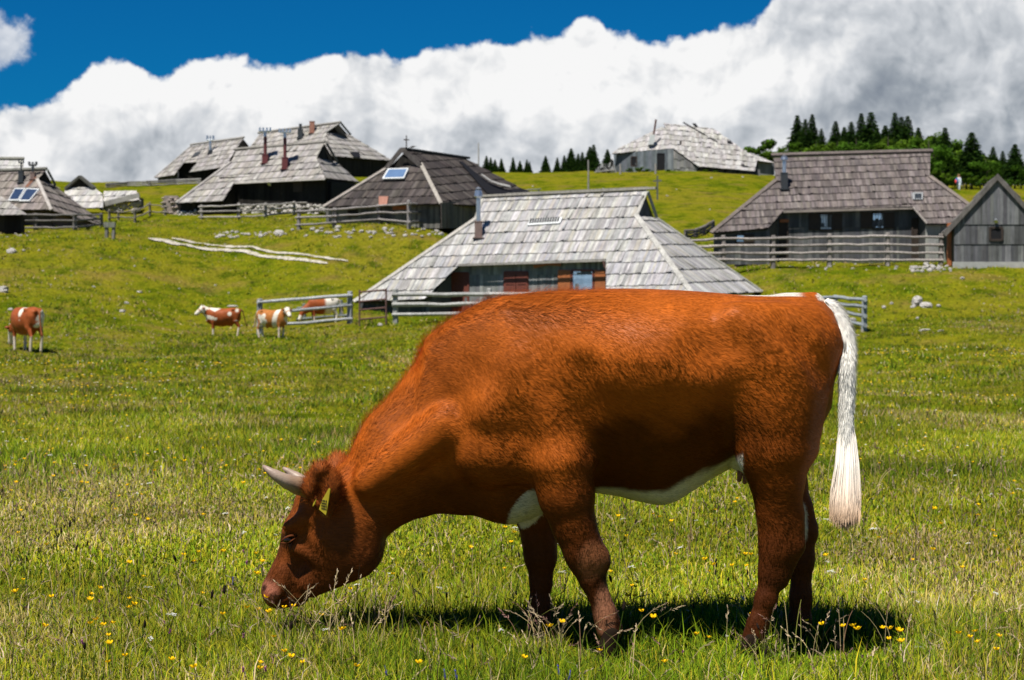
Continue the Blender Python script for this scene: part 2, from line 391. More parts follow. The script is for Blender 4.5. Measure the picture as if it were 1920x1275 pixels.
def fan(rng, n, y0, y1, marg=1.12):
    y = np.sqrt(rng.uniform(y0**2, y1**2, n)); u = rng.uniform(-1, 1, n)
    return u*(y*960/F*marg+.15), y
def grass():
    rng = np.random.default_rng(11); parts = []
    def add(n, y0, y1, h0, wd, seg, clump=.0, hv=.35, flat=0):
        x, y = fan(rng, n, y0, y1)
        if clump:
            k = n//14; cx, cy = fan(rng, k, y0, y1); j = rng.integers(0, k, n); sel = rng.random(n) < clump
            x = np.where(sel, cx[j]+rng.normal(0, h0*.45, n), x); y = np.where(sel, cy[j]+rng.normal(0, h0*.45, n), y)
        L_, Dr = lush(x, y), dry(x, y)
        keep = (y > 5.2)
        h = h0*(.45+1.0*np.clip((L_-.3)*2, 0, 1))*np.exp(rng.normal(0, hv, n)); h = np.minimum(h, h0*2.4)
        r = rng.random(n); pi = np.digitize(r, [.26, .5, .68, .84, .92, .965])
        dr = np.clip((Dr-.50)*9, 0, 1); pi = np.where(rng.random(n) < dr*.4, rng.choice([3, 5, 6, 5], n), pi)
        lg = np.clip((L_-.52)*8, 0, 1); pi = np.where(rng.random(n) < lg*.65, rng.choice([1, 2, 2, 4], n), pi)
        col = PAL[pi]*rng.uniform(.75, 1.3, (n, 1))*np.stack([rng.uniform(.9, 1.12, n), np.ones(n), rng.uniform(.7, 1.4, n)], -1)
        if y0 < 8:
            for hx, hy in ((.50, 7.02), (.20, 7.30), (1.0, 6.95), (1.17, 7.26)):
                q = np.clip(1-np.hypot((x-hx*y/hy-.02)/.26, (y-(hy-.20))/.24), 0, 1); h = h*(1-.75*np.clip(q*2.2, 0, 1))
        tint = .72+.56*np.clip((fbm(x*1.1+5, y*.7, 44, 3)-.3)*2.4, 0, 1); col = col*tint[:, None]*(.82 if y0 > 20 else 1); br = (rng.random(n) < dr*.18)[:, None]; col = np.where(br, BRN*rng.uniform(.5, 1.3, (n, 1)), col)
        w_ = wd*rng.uniform(.6, 1.4, n)
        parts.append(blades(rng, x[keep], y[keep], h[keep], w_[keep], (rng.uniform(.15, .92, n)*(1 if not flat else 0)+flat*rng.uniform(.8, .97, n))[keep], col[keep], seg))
    add(270000, 5.7, 8.6, .040, .0044, 2, .35)
    add(90000, 5.7, 11, .026, .011, 2, .8, .3, 1)
    add(40000, 5.7, 7.5, .075, .0036, 2, .5)
    add(50000, 5.7, 9.0, .085, .0036, 2, .5)
    add(45000, 7.25, 8.0, .085, .0042, 2, .5)
    add(210000, 8.3, 14, .052, .0062, 2, .4)
    add(190000, 13, 24, .062, .0105, 1, .4)
    add(150000, 22, 46, .07, .018, 1, .35)
    add(150000, 40, 80, .085, .035, 1, .5)
    add(110000, 75, 125, .10, .055, 1, .6)
    for (p0, p1, d0, d1, hh, n) in ((478, 720, 6.72, 7.12, .115, 5200), (470, 760, 6.5, 7.0, .075, 6000), (960, 1060, 7.0, 7.35, .07, 1500)):
        y = rng.uniform(d0, d1, n); x = (rng.uniform(p0, p1, n)-960)*y/F; h = hh*rng.uniform(.35, 1.25, n)
        col = PAL[rng.choice([0, 1, 1, 2, 3, 5, 4], n)]*rng.uniform(.7, 1.2, (n, 1)); parts.append(blades(rng, x, y, h, .004*rng.uniform(.6, 1.3, n), rng.uniform(.1, .9, n), col, 2))
    V = np.concatenate([p[0] for p in parts]); off = np.cumsum([0]+[len(p[0]) for p in parts[:-1]])
    idx = np.concatenate([p[1]+o for p, o in zip(parts, off)]); sz = np.concatenate([p[2] for p in parts]); C = np.concatenate([p[3] for p in parts])
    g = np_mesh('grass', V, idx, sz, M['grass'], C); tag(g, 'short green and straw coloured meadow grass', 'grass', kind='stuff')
grass()
# ---------------------------------------------------------------- planes and boards
Zup = Vector((0, 0, 1))
class Plane:
    def __init__(s, a, b, c, U=None):
        s.O = a; n = (b-a).cross(c-a).normalized()
        if n.z < 0 or (abs(n.z) < 1e-3 and n.y > 0): n = -n
        s.N = n; s.U = (U if U else (b-a)); s.U = (s.U-n*s.U.dot(n)).normalized(); s.V = n.cross(s.U)
        if s.V.z < 0: s.V = -s.V
    def hit(s, px, py, off=0):
        o = Vector((0, 0, ZC)); d = Vector(((px-960)/F, 1, (HY-py)/F)); O = s.O+s.N*off
        return o+d*((O-o).dot(s.N)/d.dot(s.N))
    def uv(s, p): q = p-s.O; return (q.dot(s.U), q.dot(s.V))
    def xyz(s, u, v, n=0): return s.O+s.U*u+s.V*v+s.N*n
def roof_plane(eL, eR, pitch):
    a, b = P(*eL), P(*eR); U = (b-a); W = Vector((-U.y, U.x, 0)).normalized(); r = math.radians(pitch)
    p = Plane(a, b, a+W*math.cos(r)+Zup*math.sin(r)); p.W = W; return p
def wall_plane(rp, inset, px=None):
    """upright plane parallel to the eave, set back under the roof"""
    a = rp.O+rp.W*inset; Uh = Vector((rp.U.x, rp.U.y, 0)).normalized()
    p = Plane(a, a+Uh, a+Zup); p.W = rp.W
    if p.N.dot(rp.W) > 0: p.N = -p.N
    return p
def upright(a, b):
    U = Vector(((b-a).x, (b-a).y, 0)); p = Plane(a, a+U, a+Zup)
    if p.N.y > 0: p.N = -p.N
    return p
def clip(poly, conv):
    area = sum(conv[i][0]*conv[(i+1) % len(conv)][1]-conv[(i+1) % len(conv)][0]*conv[i][1] for i in range(len(conv)))
    c = conv if area > 0 else conv[::-1]; out = poly
    for i in range(len(c)):
        a, b = c[i], c[(i+1) % len(c)]; src = out; out = []
        if not src: return []
        side = lambda p: (b[0]-a[0])*(p[1]-a[1])-(b[1]-a[1])*(p[0]-a[0])
        for j in range(len(src)):
            p, q = src[j], src[(j+1) % len(src)]; sp_, sq = side(p), side(q)
            if sp_ >= 0: out.append(p)
            if (sp_ > 0 and sq < 0) or (sp_ < 0 and sq > 0):
                t_ = sp_/(sp_-sq); out.append((p[0]+(q[0]-p[0])*t_, p[1]+(q[1]-p[1])*t_))
    return out
def boards(mb, pl, pieces, width, course, lift, cols, seed, th=.022, ragged=.03, pix=True, off=0, under=(.03, .025, .02), shear=0, missing=0):
    r = random.Random(seed)
    conv = [[pl.uv(pl.hit(*p)) if pix else p for p in pc] for pc in pieces]
    us = [p[0] for c in conv for p in c]; vs = [p[1] for c in conv for p in c]
    u0, u1, v0, v1 = min(us), max(us), min(vs), max(vs)
    if under:
        for c in conv: mb.poly([pl.xyz(u, v, off-.03) for u, v in c], under)
    v = v0; k = 0
    while v < v1-.02:
        ch = min(course, v1-v)+course*.08; u = u0-r.random()*width; tone = r.uniform(.93, 1.07)
        while u < u1:
            w_ = width*r.uniform(.6, 1.4); a = r.random()*ragged*1.7; c = cols(r); c = tuple(x*tone for x in c)
            lo, l2 = v-a, lift*(r.uniform(.7, 1.3) if r.random() < .9 else r.uniform(1.3, 2.3))
            rect = [(u+.004, lo), (u+w_, lo), (u+w_+shear*ch, v+ch), (u+.004+shear*ch, v+ch)]
            if r.random() >= missing:
                for cv in conv:
                    q = clip(rect, cv)
                    if len(q) < 3: continue
                    h = [off+l2*(1-(y-lo)/(ch+a))+.003 for x, y in q]
                    n = len(q); A = [pl.xyz(x, y, hh+th) for (x, y), hh in zip(q, h)]; B = [pl.xyz(x, y, hh-.005) for (x, y), hh in zip(q, h)]
                    du = r.random()*50
                    mb.poly(A, c, [(x+du, y) for x, y in q])
                    for i in range(n):
                        j = (i+1) % n; mb.poly([B[i], B[j], A[j], A[i]], tuple(x*.8 for x in c), [(q[i][0]+du, q[i][1])]*4)
            u += w_
        v += course; k += 1
def pal(*cs, j=.12):
    def f(r):
        c = r.choice(cs); k = r.uniform(1-j, 1+j); return (c[0]*k, c[1]*k*r.uniform(.97, 1.03), c[2]*k*r.uniform(.95, 1.05))
    return f
LIGHT = pal((.41, .40, .385), (.36, .35, .345), (.30, .29, .285), (.45, .44, .42), (.37, .35, .31), (.33, .33, .335), (.27, .265, .26), j=.10)
GREY = pal((.33, .31, .29), (.28, .265, .25), (.37, .35, .33), (.24, .225, .21), (.30, .28, .25), j=.15)
BROWN = pal((.132, .111, .106), (.112, .094, .090), (.150, .127, .118), (.095, .081, .078), (.175, .150, .140), j=.12)
BLACKISH = pal((.060, .050, .046), (.05, .042, .04), (.075, .062, .056), (.09, .078, .07), (.045, .038, .036), j=.2)
PALE = pal((.43, .42, .40), (.50, .48, .46), (.37, .355, .34), (.46, .44, .42), j=.12)
WGREY = pal((.25, .26, .255), (.20, .21, .21), (.30, .305, .29), (.17, .175, .175), j=.2)
WDARK = pal((.105, .11, .115), (.085, .088, .095), (.14, .14, .14), (.07, .073, .08), j=.2)
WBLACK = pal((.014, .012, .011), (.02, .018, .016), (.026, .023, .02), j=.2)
WBLUE = pal((.17, .19, .21), (.13, .15, .17), (.20, .215, .23), (.11, .125, .14), j=.2)
BROWNGREY = pal((.23, .20, .18), (.19, .165, .15), (.27, .235, .21), (.16, .14, .125), j=.15)
def trim(mb, pl, a, b, w_=.12, th=.06, col=(.4, .38, .35), off=.06):
    """board laid on a plane between two picked points"""
    A, B = pl.hit(*a), pl.hit(*b); d = (B-A); L_ = d.length; d.normalize(); s = pl.N.cross(d)
    mb.box((A+B)/2+pl.N*(off+th/2), d*L_/2, s*w_/2, pl.N*th/2, col)
def patch(mb, pl, q, th, col, off=0):
    """slab on a plane from picked corners"""
    mb.mark(); A = [pl.hit(*p) for p in q]; A0 = [a+pl.N*off for a in A]; A1 = [a+pl.N*(off+th) for a in A]; n = len(q)
    mb.poly(A1, col, [(i % 2, i//2) for i in range(n)])
    for i in range(n): j = (i+1) % n; mb.poly([A0[i], A0[j], A1[j], A1[i]], col)
    mb.poly(A0[::-1], col)
def part(root, name, mat, fn, label=None, parent=None):
    mb = MB(); fn(mb)
    if name in ('roof_trim', 'barge_board', 'roof_gap', 'dormer_edge'):
        for q in mb.pieces(): o = q.build(name, M[mat], root)
        return o
    o = mb.build(name, M[mat], parent if parent is not None else root, origin=None if parent is None else None)
    return o
def subpart(name, mat, fn, par):
    """a mesh below a part (parts sit at their thing's origin, so share its offset)"""
    mb = MB(); fn(mb); rt = par.parent; off = rt.location
    mb.v = [(p[0]-off.x, p[1]-off.y, p[2]-off.z) for p in mb.v]
    return mb.build(name, M[mat], par)
def window(root, pl, q, bars=0, pane='curtain', frame='darkwood', off=.02, shutters=None, shut='darkwood'):
    """q: picked rectangle (x0,y0,x1,y1)"""
    x0, y0, x1, y1 = q; R = [(x0, y0), (x1, y0), (x1, y1), (x0, y1)]
    def fr(mb):
        for a, b in ((0, 1), (1, 2), (2, 3), (3, 0)): trim(mb, pl, R[a], R[b], .09, .05, (.05, .035, .03), off)
    f = part(root, 'window', frame, fr)
    subpart('pane', pane, lambda mb: patch(mb, pl, R, .012, (.4, .45, .5), off+.008), f)
    if bars: 
        def bb(mb):
            for i in range(bars):
                x = x0+(x1-x0)*(i+.5)/bars; trim(mb, pl, (x, y0), (x, y1), .03, .02, (.06, .06, .07), off+.03)
            trim(mb, pl, (x0, y0+(y1-y0)*.12), (x1, y0+(y1-y0)*.12), .03, .02, (.06, .06, .07), off+.055)
            trim(mb, pl, (x0, y1-(y1-y0)*.18), (x1, y1-(y1-y0)*.18), .03, .02, (.06, .06, .07), off+.055)
        subpart('window_bars', 'darktin', bb, f)
    for s in (shutters or []):
        a0, a1 = s
        part(root, 'shutter', shut, lambda mb: (patch(mb, pl, [(a0, y0-1), (a1, y0-1), (a1, y1+1), (a0, y1+1)], .04, (.1, .05, .04), off+.01),
            trim(mb, pl, (a0+.5, y0+3), (a1-.5, y0+3), .08, .02, (.1, .05, .04), off+.05), trim(mb, pl, (a0+.5, y1-3), (a1-.5, y1-3), .08, .02, (.1, .05, .04), off+.05)))
    return f
def door(root, pl, q, mat='darkwood', off=.02, panels=True, name='door'):
    x0, y0, x1, y1 = q
    def fn(mb):
        patch(mb, pl, [(x0, y0), (x1, y0), (x1, y1), (x0, y1)], .03, (.1, .05, .04), off)
        for a, b in (((x0, y0), (x1, y0)), ((x0, y0), (x0, y1)), ((x1, y0), (x1, y1))): trim(mb, pl, a, b, .09, .04, (.2, .1, .08), off+.025)
        if panels: trim(mb, pl, ((x0+x1)/2, y0), ((x0+x1)/2, y1), .05, .03, (.1, .05, .04), off+.03)
    return part(root, name, mat, fn)
def chimney(root, base, wpx, boxtop, tiptop, D, bm='browntin', pm='tin', cap='cone', pw=.09, lean=0):
    """base: picked point at the middle of the foot of the box"""
    b = P(base[0], base[1], D); k = D/F; hb = (base[1]-boxtop)*k; hw = wpx*k/2
    def box(mb):
        c = b+Vector((0, hw*.6, hb/2-.1)); mb.box(c, (hw, 0, 0), (0, hw*1.1, 0), (0, 0, hb/2+.1)); mb.box(b+Vector((0, hw*.6, hb+.015)), (hw*1.12, 0, 0), (0, hw*1.2, 0), (0, 0, .025))
        mb.box(b+Vector((0, -.1, .03)), (hw*1.5, 0, 0), (0, hw*1.1, 0), (0, 0, .02))
    o = part(root, 'chimney', bm, box)
    if tiptop is not None:
        h2 = (boxtop-tiptop)*k; t0 = b+Vector((0, hw*.6, hb)); lx = lean*k
        def pipe(mb):
            mb.tube([t0, t0+Vector((lx*.7, 0, h2*.72))], pw, 10)
            if cap == 'cone':
                z1 = h2*.68
                mb.tube([t0+Vector((lx, 0, z1)), t0+Vector((lx, 0, z1+h2*.05)), t0+Vector((lx, 0, z1+h2*.22)), t0+Vector((lx, 0, z1+h2*.23))], [pw*1.1, pw*1.9, pw*1.5, pw*.8], 12)
                mb.tube([t0+Vector((lx, 0, z1+h2*.26)), t0+Vector((lx, 0, z1+h2*.32))], [pw*1.5, .01], 12)
            elif cap == 'fork':
                z1 = h2*.7; r_ = pw*2.6
                mb.tube([t0+Vector((-r_, 0, z1)), t0+Vector((r_, 0, z1))], pw*.9, 8)
                for sx in (-1, 1): mb.tube([t0+Vector((sx*r_, 0, z1)), t0+Vector((sx*r_, 0, h2))], pw*.9, 8)
                mb.tube([t0+Vector((0, 0, z1)), t0+Vector((0, 0, h2*.98))], pw*.7, 8)
            else: mb.tube([t0+Vector((lx*.7, 0, h2*.7)), t0+Vector((lx, 0, h2))], pw, 10)
        subpart('stovepipe', pm, pipe, o)
    return o
def back_shell(mb, rp, ridgeL, ridgeR, eL, eR, depth, col, dz=0):
    """far slopes that close the roof"""
    a, b = ridgeL, ridgeR; c = P(*eR)+rp.W*depth; d_ = P(*eL)+rp.W*depth
    u = (b-a).normalized(); a = a+u*.15-rp.N*.08; b = b-u*.15-rp.N*.08; drop = min(a.z, b.z)-P(*eL).z; run = drop/max(rp.V.z, .1)*Vector((rp.V.x, rp.V.y, 0)).length
    mb.poly([b, a, a+rp.W*run-Zup*drop, b+rp.W*run-Zup*drop], col)
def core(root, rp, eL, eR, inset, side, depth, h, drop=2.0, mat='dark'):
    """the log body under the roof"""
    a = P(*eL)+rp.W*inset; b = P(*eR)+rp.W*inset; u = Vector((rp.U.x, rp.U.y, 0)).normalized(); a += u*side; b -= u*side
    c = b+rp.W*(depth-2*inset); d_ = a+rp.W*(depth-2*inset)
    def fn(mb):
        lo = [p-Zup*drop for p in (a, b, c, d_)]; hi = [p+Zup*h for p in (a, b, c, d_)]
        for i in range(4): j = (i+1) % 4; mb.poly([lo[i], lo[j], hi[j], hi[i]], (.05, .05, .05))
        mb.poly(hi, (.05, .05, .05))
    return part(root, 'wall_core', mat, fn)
def hut(name, label, base, group='shingled herders huts on the alpine pasture', cat='hut'):
    return thing(name, label, cat, base, group)
GL = 'shingled herders huts on the alpine pasture'
HB = {}
# ================================================================ central pale hut
def central():
    eL, eR = (664, 568, 90), (1301, 556, 83.8); rp = roof_plane(eL, eR, 40)
    base = P(980, 600, 88); r = hut('herders_hut', 'pale grey shingled hut with red shuttered front behind the big grazing cow', base)
    hipT, hipB = rp.hit(1193, 405), rp.hit(1300, 556)
    far = P(1428, 549, 90.2); side = Plane(hipT, hipB, far, U=far-hipB)
    gT = side.hit(1228, 410); rl, rr = rp.hit(905, 371), rp.hit(1213, 357)
    mb = MB()
    boards(mb, rp, [[(905, 371), (1213, 357), (1193, 405), (893, 412)], [(893, 412), (1193, 405), (1249, 483), (763, 500.5)],
                    [(763, 500.5), (862, 497), (797, 562), (664, 568)], [(1137, 487), (1249, 483), (1301, 556), (1137, 560)]], .115, .80, .05, LIGHT, 1)
    boards(mb, side, [[(1193, 405), (1228, 410), (1428, 549), (1300, 556)]], .13, .9, .05, LIGHT, 2)
    back_shell(mb, rp, rl, rr, eL, eR, 10.2, (.3, .29, .27))
    mb.build('roof', M['shingle'], r)
    def ridge(mb):
        u = (rr-rl).normalized(); mb.box((rl+rr)/2+Zup*.09+u*.1, u*((rr-rl).length/2+.35), Vector((-u.y, u.x, 0))*.17, Zup*.05, (.36, .34, .30))
        mb.box((rl+rr)/2+Zup*.17+Vector((.6, .1, 0)), u*((rr-rl).length/2-.6), Vector((-u.y, u.x, 0))*.05, Zup*.035, (.28, .26, .22))
        p = rr+u*.5
        mb.box(p+Zup*.1, (.035, 0, 0), (0, .035, 0), (0, 0, .55), (.10, .11, .10)); mb.box(p+Zup*.42, u*.2, (0, .03, 0), (0, 0, .035), (.10, .11, .10))
    part(r, 'ridge_cap', 'rail', ridge)
    def hips(mb):
        trim(mb, rp, (1193, 405), (1301, 556), .22, .05, (.42, .41, .38), .05); trim(mb, rp, (893, 412), (664, 568), .2, .06, (.40, .38, .34), .05)
        trim(mb, side, (1228, 410), (1428, 549), .18, .07, (.30, .30, .27), .04); trim(mb, rp, (1213, 362), (1195, 405), .15, .05, (.36, .35, .32), .05)
        trim(mb, rp, (905, 375), (893, 412), .15, .05, (.38, .37, .33), .05)
    part(r, 'roof_trim', 'rail', hips)
    gp = upright(hipT, gT)
    def gab(mb):
        boards(mb, gp, [[(1196, 405), (1212, 366), (1227, 411)]], .16, 3, .01, WDARK, 3, off=-.15)
        trim(mb, gp, (1212, 360), (1230, 412), .16, .06, (.22, .24, .22), .05)
    part(r, 'gable', 'plank', gab)
    # walls
    cut = rp.hit(1000, 492); ins = (cut-rp.O).dot(rp.W)+.35; wp = wall_plane(rp, ins)
    part(r, 'wall', 'plank', lambda mb: boards(mb, wp, [[(806, 484), (1150, 478), (1150, 625), (806, 625)]], .15, 1.35, .02, WGREY, 5, ragged=.02))
    w2 = wall_plane(rp, .5)
    part(r, 'wall', 'plank', lambda mb: boards(mb, w2, [[(674, 558), (806, 552), (806, 625), (674, 625)]], .16, 3, .01, WDARK, 6))
    part(r, 'wall', 'plank', lambda mb: (boards(mb, w2, [[(1137, 545), (1300, 545), (1300, 620), (1137, 620)]], .16, 3, .01, WDARK, 7)))
    # slanting return wall beneath the roof edge
    a = w2.hit(806, 620); b = wp.hit(848, 620)
    def ret(mb):
        hi_a = Vector((a.x, a.y, rp.hit(800, 560).z-.1)); hi_b = Vector((b.x, b.y, rp.hit(862, 497).z-.1))
        mb.poly([a, b, hi_b, hi_a], (.1, .11, .11), [(0, 0), (1.7, 0), (1.7, 2), (0, 1)])
    part(r, 'wall', 'plank', ret)
    part(r, 'fascia', 'plank', lambda mb: trim(mb, wall_plane(rp, ins-.4), (860, 497), (1137, 488), .10, .05, (.34, .32, .29), .02))
    door(r, wp, (848, 512, 879, 600), 'redwood', panels=False, name='door')
    d2 = window(r, wp, (947, 510, 990, 556), pane='dark', frame='redwood')
    for x0, x1 in ((947, 968), (969, 990)):
        subpart('shutter', 'redwood', lambda mb: (patch(mb, wp, [(x0, 511), (x1, 511), (x1, 556), (x0, 556)], .04, (.2, .06, .05), .05),
                                                  trim(mb, wp, (x0+3, 514), (x1-3, 514), .05, .02, (.2, .06, .05), .09), trim(mb, wp, (x0+3, 532), (x1-3, 532), .05, .02, (.2, .06, .05), .09)), d2)
    f = window(r, wp, (1073, 507, 1113, 545), pane='glass', frame='redwood', shutters=[(1047, 1070), (1116, 1136)], shut='orange')
    part(r, 'carved_board', 'orange', lambda mb: patch(mb, wp, [(1003, 497), (1055, 491), (1054, 499), (1030, 497), (1004, 503)], .05, (.4, .25, .08), .15))
    def gut(mb):
        g = wall_plane(rp, ins-.5); A = [g.hit(1131, 489), g.hit(1134, 500), g.hit(1137, 505), g.hit(1137, 520), g.hit(1155, 521)]
        mb.tube(A, .05, 8)
    part(r, 'downpipe', 'rust', gut)
    chimney(r, (897, 447), 14, 416, 350, rp.hit(897, 447).y, 'browntin', 'tin', 'cone', .10)
    def vent(mb):
        patch(mb, rp, [(995, 415), (1056, 411), (1051, 422), (990, 426)], .08, (.5, .5, .5), .05)
    v = part(r, 'roof_vent', 'whiteframe', vent)
    def sl(mb):
        for i in range(12):
            x = 994+i*4.7; patch(mb, rp, [(x+2, 414.6-i*.28), (x+5.2, 414.4-i*.28), (x+2.6, 422.8-i*.28), (x-.6, 423-i*.28)], .02, (.05, .05, .05), .13)
    subpart('vent_slats', 'dark', sl, v)
    core(r, rp, eL, eR, ins+.3, 1.2, 8.6, .9)
    HB['central'] = (r, rp)
central()
# ================================================================ brown hut on the right
def brown():
    eL, eR = (1335, 438, 98), (1862, 419, 97); rp = roof_plane(eL, eR, 36)
    r = hut('herders_hut', 'brown shingled hut with two barred windows behind a long rail fence', P(1590, 488, 101))
    mb = MB()
    boards(mb, rp, [[(1450, 297), (1745, 288), (1743, 333), (1455, 340)], [(1455, 340), (1743, 333), (1815, 385), (1384, 397.4)],
                    [(1384, 397.4), (1470, 395), (1440, 429), (1335, 438)], [(1712, 388), (1815, 385), (1862, 419), (1737, 421)]], .11, .62, .05, BROWN, 11)
    back_shell(mb, rp, rp.hit(1450, 297), rp.hit(1745, 288), eL, eR, 11, (.12, .1, .09)); mb.build('roof', M['shingle'], r)
    def tr(mb):
        trim(mb, rp, (1446, 294), (1749, 286), .22, .12, (.12, .10, .09), .05)
        trim(mb, rp, (1455, 340), (1333, 439), .2, .07, (.15, .125, .11), .05); trim(mb, rp, (1743, 333), (1830, 396), .2, .07, (.18, .15, .13), .05)
        trim(mb, rp, (1712, 390), (1738, 421), .1, .05, (.22, .2, .18), .03)
    part(r, 'roof_trim', 'rail', tr)
    cut = rp.hit(1590, 391); ins = (cut-rp.O).dot(rp.W)+.4; wp = wall_plane(rp, ins); w2 = wall_plane(rp, .35)
    part(r, 'fascia', 'plank', lambda mb: trim(mb, wall_plane(rp, ins-.4), (1469, 397), (1712, 390), .11, .05, (.30, .26, .23), 0))
    part(r, 'wall', 'plank', lambda mb: boards(mb, wp, [[(1440, 384), (1745, 384), (1745, 496), (1440, 496)]], .16, 1.9, .02, WDARK, 12))
    part(r, 'wall', 'plank', lambda mb: boards(mb, w2, [[(1338, 430), (1443, 422), (1443, 496), (1338, 496)]], .16, 3, .01, WDARK, 13))
    part(r, 'wall', 'plank', lambda mb: (boards(mb, w2, [[(1735, 412), (1850, 412), (1850, 496), (1735, 496)]], .16, 3, .01, WGREY, 14)))
    for (x, x2, y) in ((1443, 1458, 429), (1735, 1722, 420)):
        a = w2.hit(x, 492); b = wp.hit(x2, 492)
        def ret(mb):
            mb.poly([a, b, Vector((b.x, b.y, cut.z+.1)), Vector((a.x, a.y, rp.hit(x, y).z-.05))], (.09, .09, .09), [(0, 0), (1, 0), (1, 2), (0, 2)])
        part(r, 'wall', 'plank', ret)
    window(r, wp, (1536, 401, 1561, 431), 5, 'curtain', shutters=[(1516, 1534), (1563, 1579)])
    window(r, wp, (1634, 399, 1659, 428), 5, 'glass', shutters=[(1614, 1632), (1661, 1677)])
    window(r, w2, (1380, 440, 1396, 455), 0, 'glass', shutters=[(1397, 1414)])
    door(r, wp, (1462, 412, 1476, 490), 'darkwood', panels=False); door(r, wp, (1710, 410, 1722, 490), 'darkwood', panels=False)
    part(r, 'name_board', 'orange', lambda mb: patch(mb, wp, [(1462, 411), (1479, 411), (1479, 417), (1462, 417)], .04, (.3, .2, .1), .1))
    chimney(r, (1471, 356), 12, 325, 290, rp.hit(1471, 356).y, 'darktin', 'tin', 'cone', .1)
    def ac(mb):
        p = rp.hit(1719, 372); mb.box(p+Vector((0, -.1, .12)), (.24, 0, 0), (0, .2, 0), (0, 0, .17))
    a = part(r, 'roof_box', 'whiteframe', ac)
    def acs(mb):
        p = rp.hit(1719, 372)
        for i in range(4): mb.box(p+Vector((0, -.31, .04+i*.06)), (.17, 0, 0), (0, .008, 0), (0, 0, .015))
    subpart('grille', 'darktin', acs, a)
    core(r, rp, eL, eR, ins+.3, 1.2, 11, .8)
brown()
# ================================================================ gabled barn at the right edge
BARNW = pal((.135, .138, .142), (.108, .11, .115), (.165, .168, .17), (.085, .088, .092), j=.2)
def barn():
    r = thing('barn', 'dark plank gabled barn with square opening and stone plinth at the photo edge', 'barn', P(1870, 497, 93))
    a, b = P(1788, 492, 93), P(1965, 492, 92.2); fp = upright(a, b); W = Vector((-(b-a).y, (b-a).x, 0)).normalized()
    def wl(mb):
        boards(mb, fp, [[(1789, 452), (1961, 452), (1961, 494), (1789, 494)]], .13, 3, .01, BARNW, 21, off=.05)
        boards(mb, fp, [[(1789, 418), (1961, 418), (1961, 458), (1789, 458)]], .13, 3, .01, BARNW, 22, off=.075)
        boards(mb, fp, [[(1789, 421), (1869, 333), (1956, 421)]], .13, 3, .01, BARNW, 23, off=.10)
    part(r, 'wall', 'plank', wl)
    apex = fp.hit(1870, 331); eaveL = fp.hit(1773, 437); eaveR = fp.hit(1975, 446)
    mb = MB()
    for e, sd in ((eaveL, 24), (eaveR, 25)):
        s = (e-apex); front = -W*.22; U_ = W
        pl = Plane(apex+front, apex+front+W, e+front, U=W)
        L_ = s.length
        vv = [pl.uv(q) for q in (apex+front, e+front, e+W*7, apex+W*7)]
        boards(mb, pl, [vv], .14, .8, .04, GREY, sd, pix=False, off=.05)
        n = pl.N; q = [apex+front, e+front, e+W*7, apex+W*7]
        mb.poly([p-n*.06 for p in q], (.06, .055, .05))
    mb.build('roof', M['shingle'], r)
    def bargeb(mb):
        for e in (eaveL, eaveR):
            d = (e-apex); L_ = d.length; d.normalize(); mb.box((apex+e)/2-W*.24-Zup*.02, d*(L_/2+.1), W*.03, d.cross(W).normalized()*.1, (.13, .12, .11))
    part(r, 'barge_board', 'rail', bargeb)
    part(r, 'side_wall', 'plank', lambda mb: mb.poly([fp.hit(1789, 494), fp.hit(1789, 421), fp.hit(1789, 421)+W*6.5, fp.hit(1789, 494)+W*6.5], (.05, .05, .05)))
    part(r, 'plinth', 'conc', lambda mb: patch(mb, fp, [(1786, 491), (1963, 491), (1963, 512), (1786, 512)], .12, (.5, .5, .5), .03))
    part(r, 'corner_post', 'orange', lambda mb: mb.box(fp.hit(1780, 458)+W*.3, (.09, 0, 0), (0, .09, 0), (0, 0, 1.0)))
    w_ = part(r, 'window', 'darkwood', lambda mb: [trim(mb, fp, p, q, .1, .05, (.1, .1, .1), .12) for p, q in (((1856, 427), (1879, 427)), ((1879, 427), (1879, 450)), ((1879, 450), (1856, 450)), ((1856, 450), (1856, 427)))])
    subpart('opening', 'dark', lambda mb: patch(mb, fp, [(1856, 427), (1879, 427), (1879, 450), (1856, 450)], .02, (.01, .01, .01), .115), w_)
    part(r, 'wall_lamp', 'tin', lambda mb: (mb.tube([fp.hit(1867, 411)-W*.16, fp.hit(1867, 416)-W*.3], [.05, .1], 10), mb.box(fp.hit(1867, 414)-W*.1, (.06, 0, 0), (0, .1, 0), (0, 0, .05))))
barn()
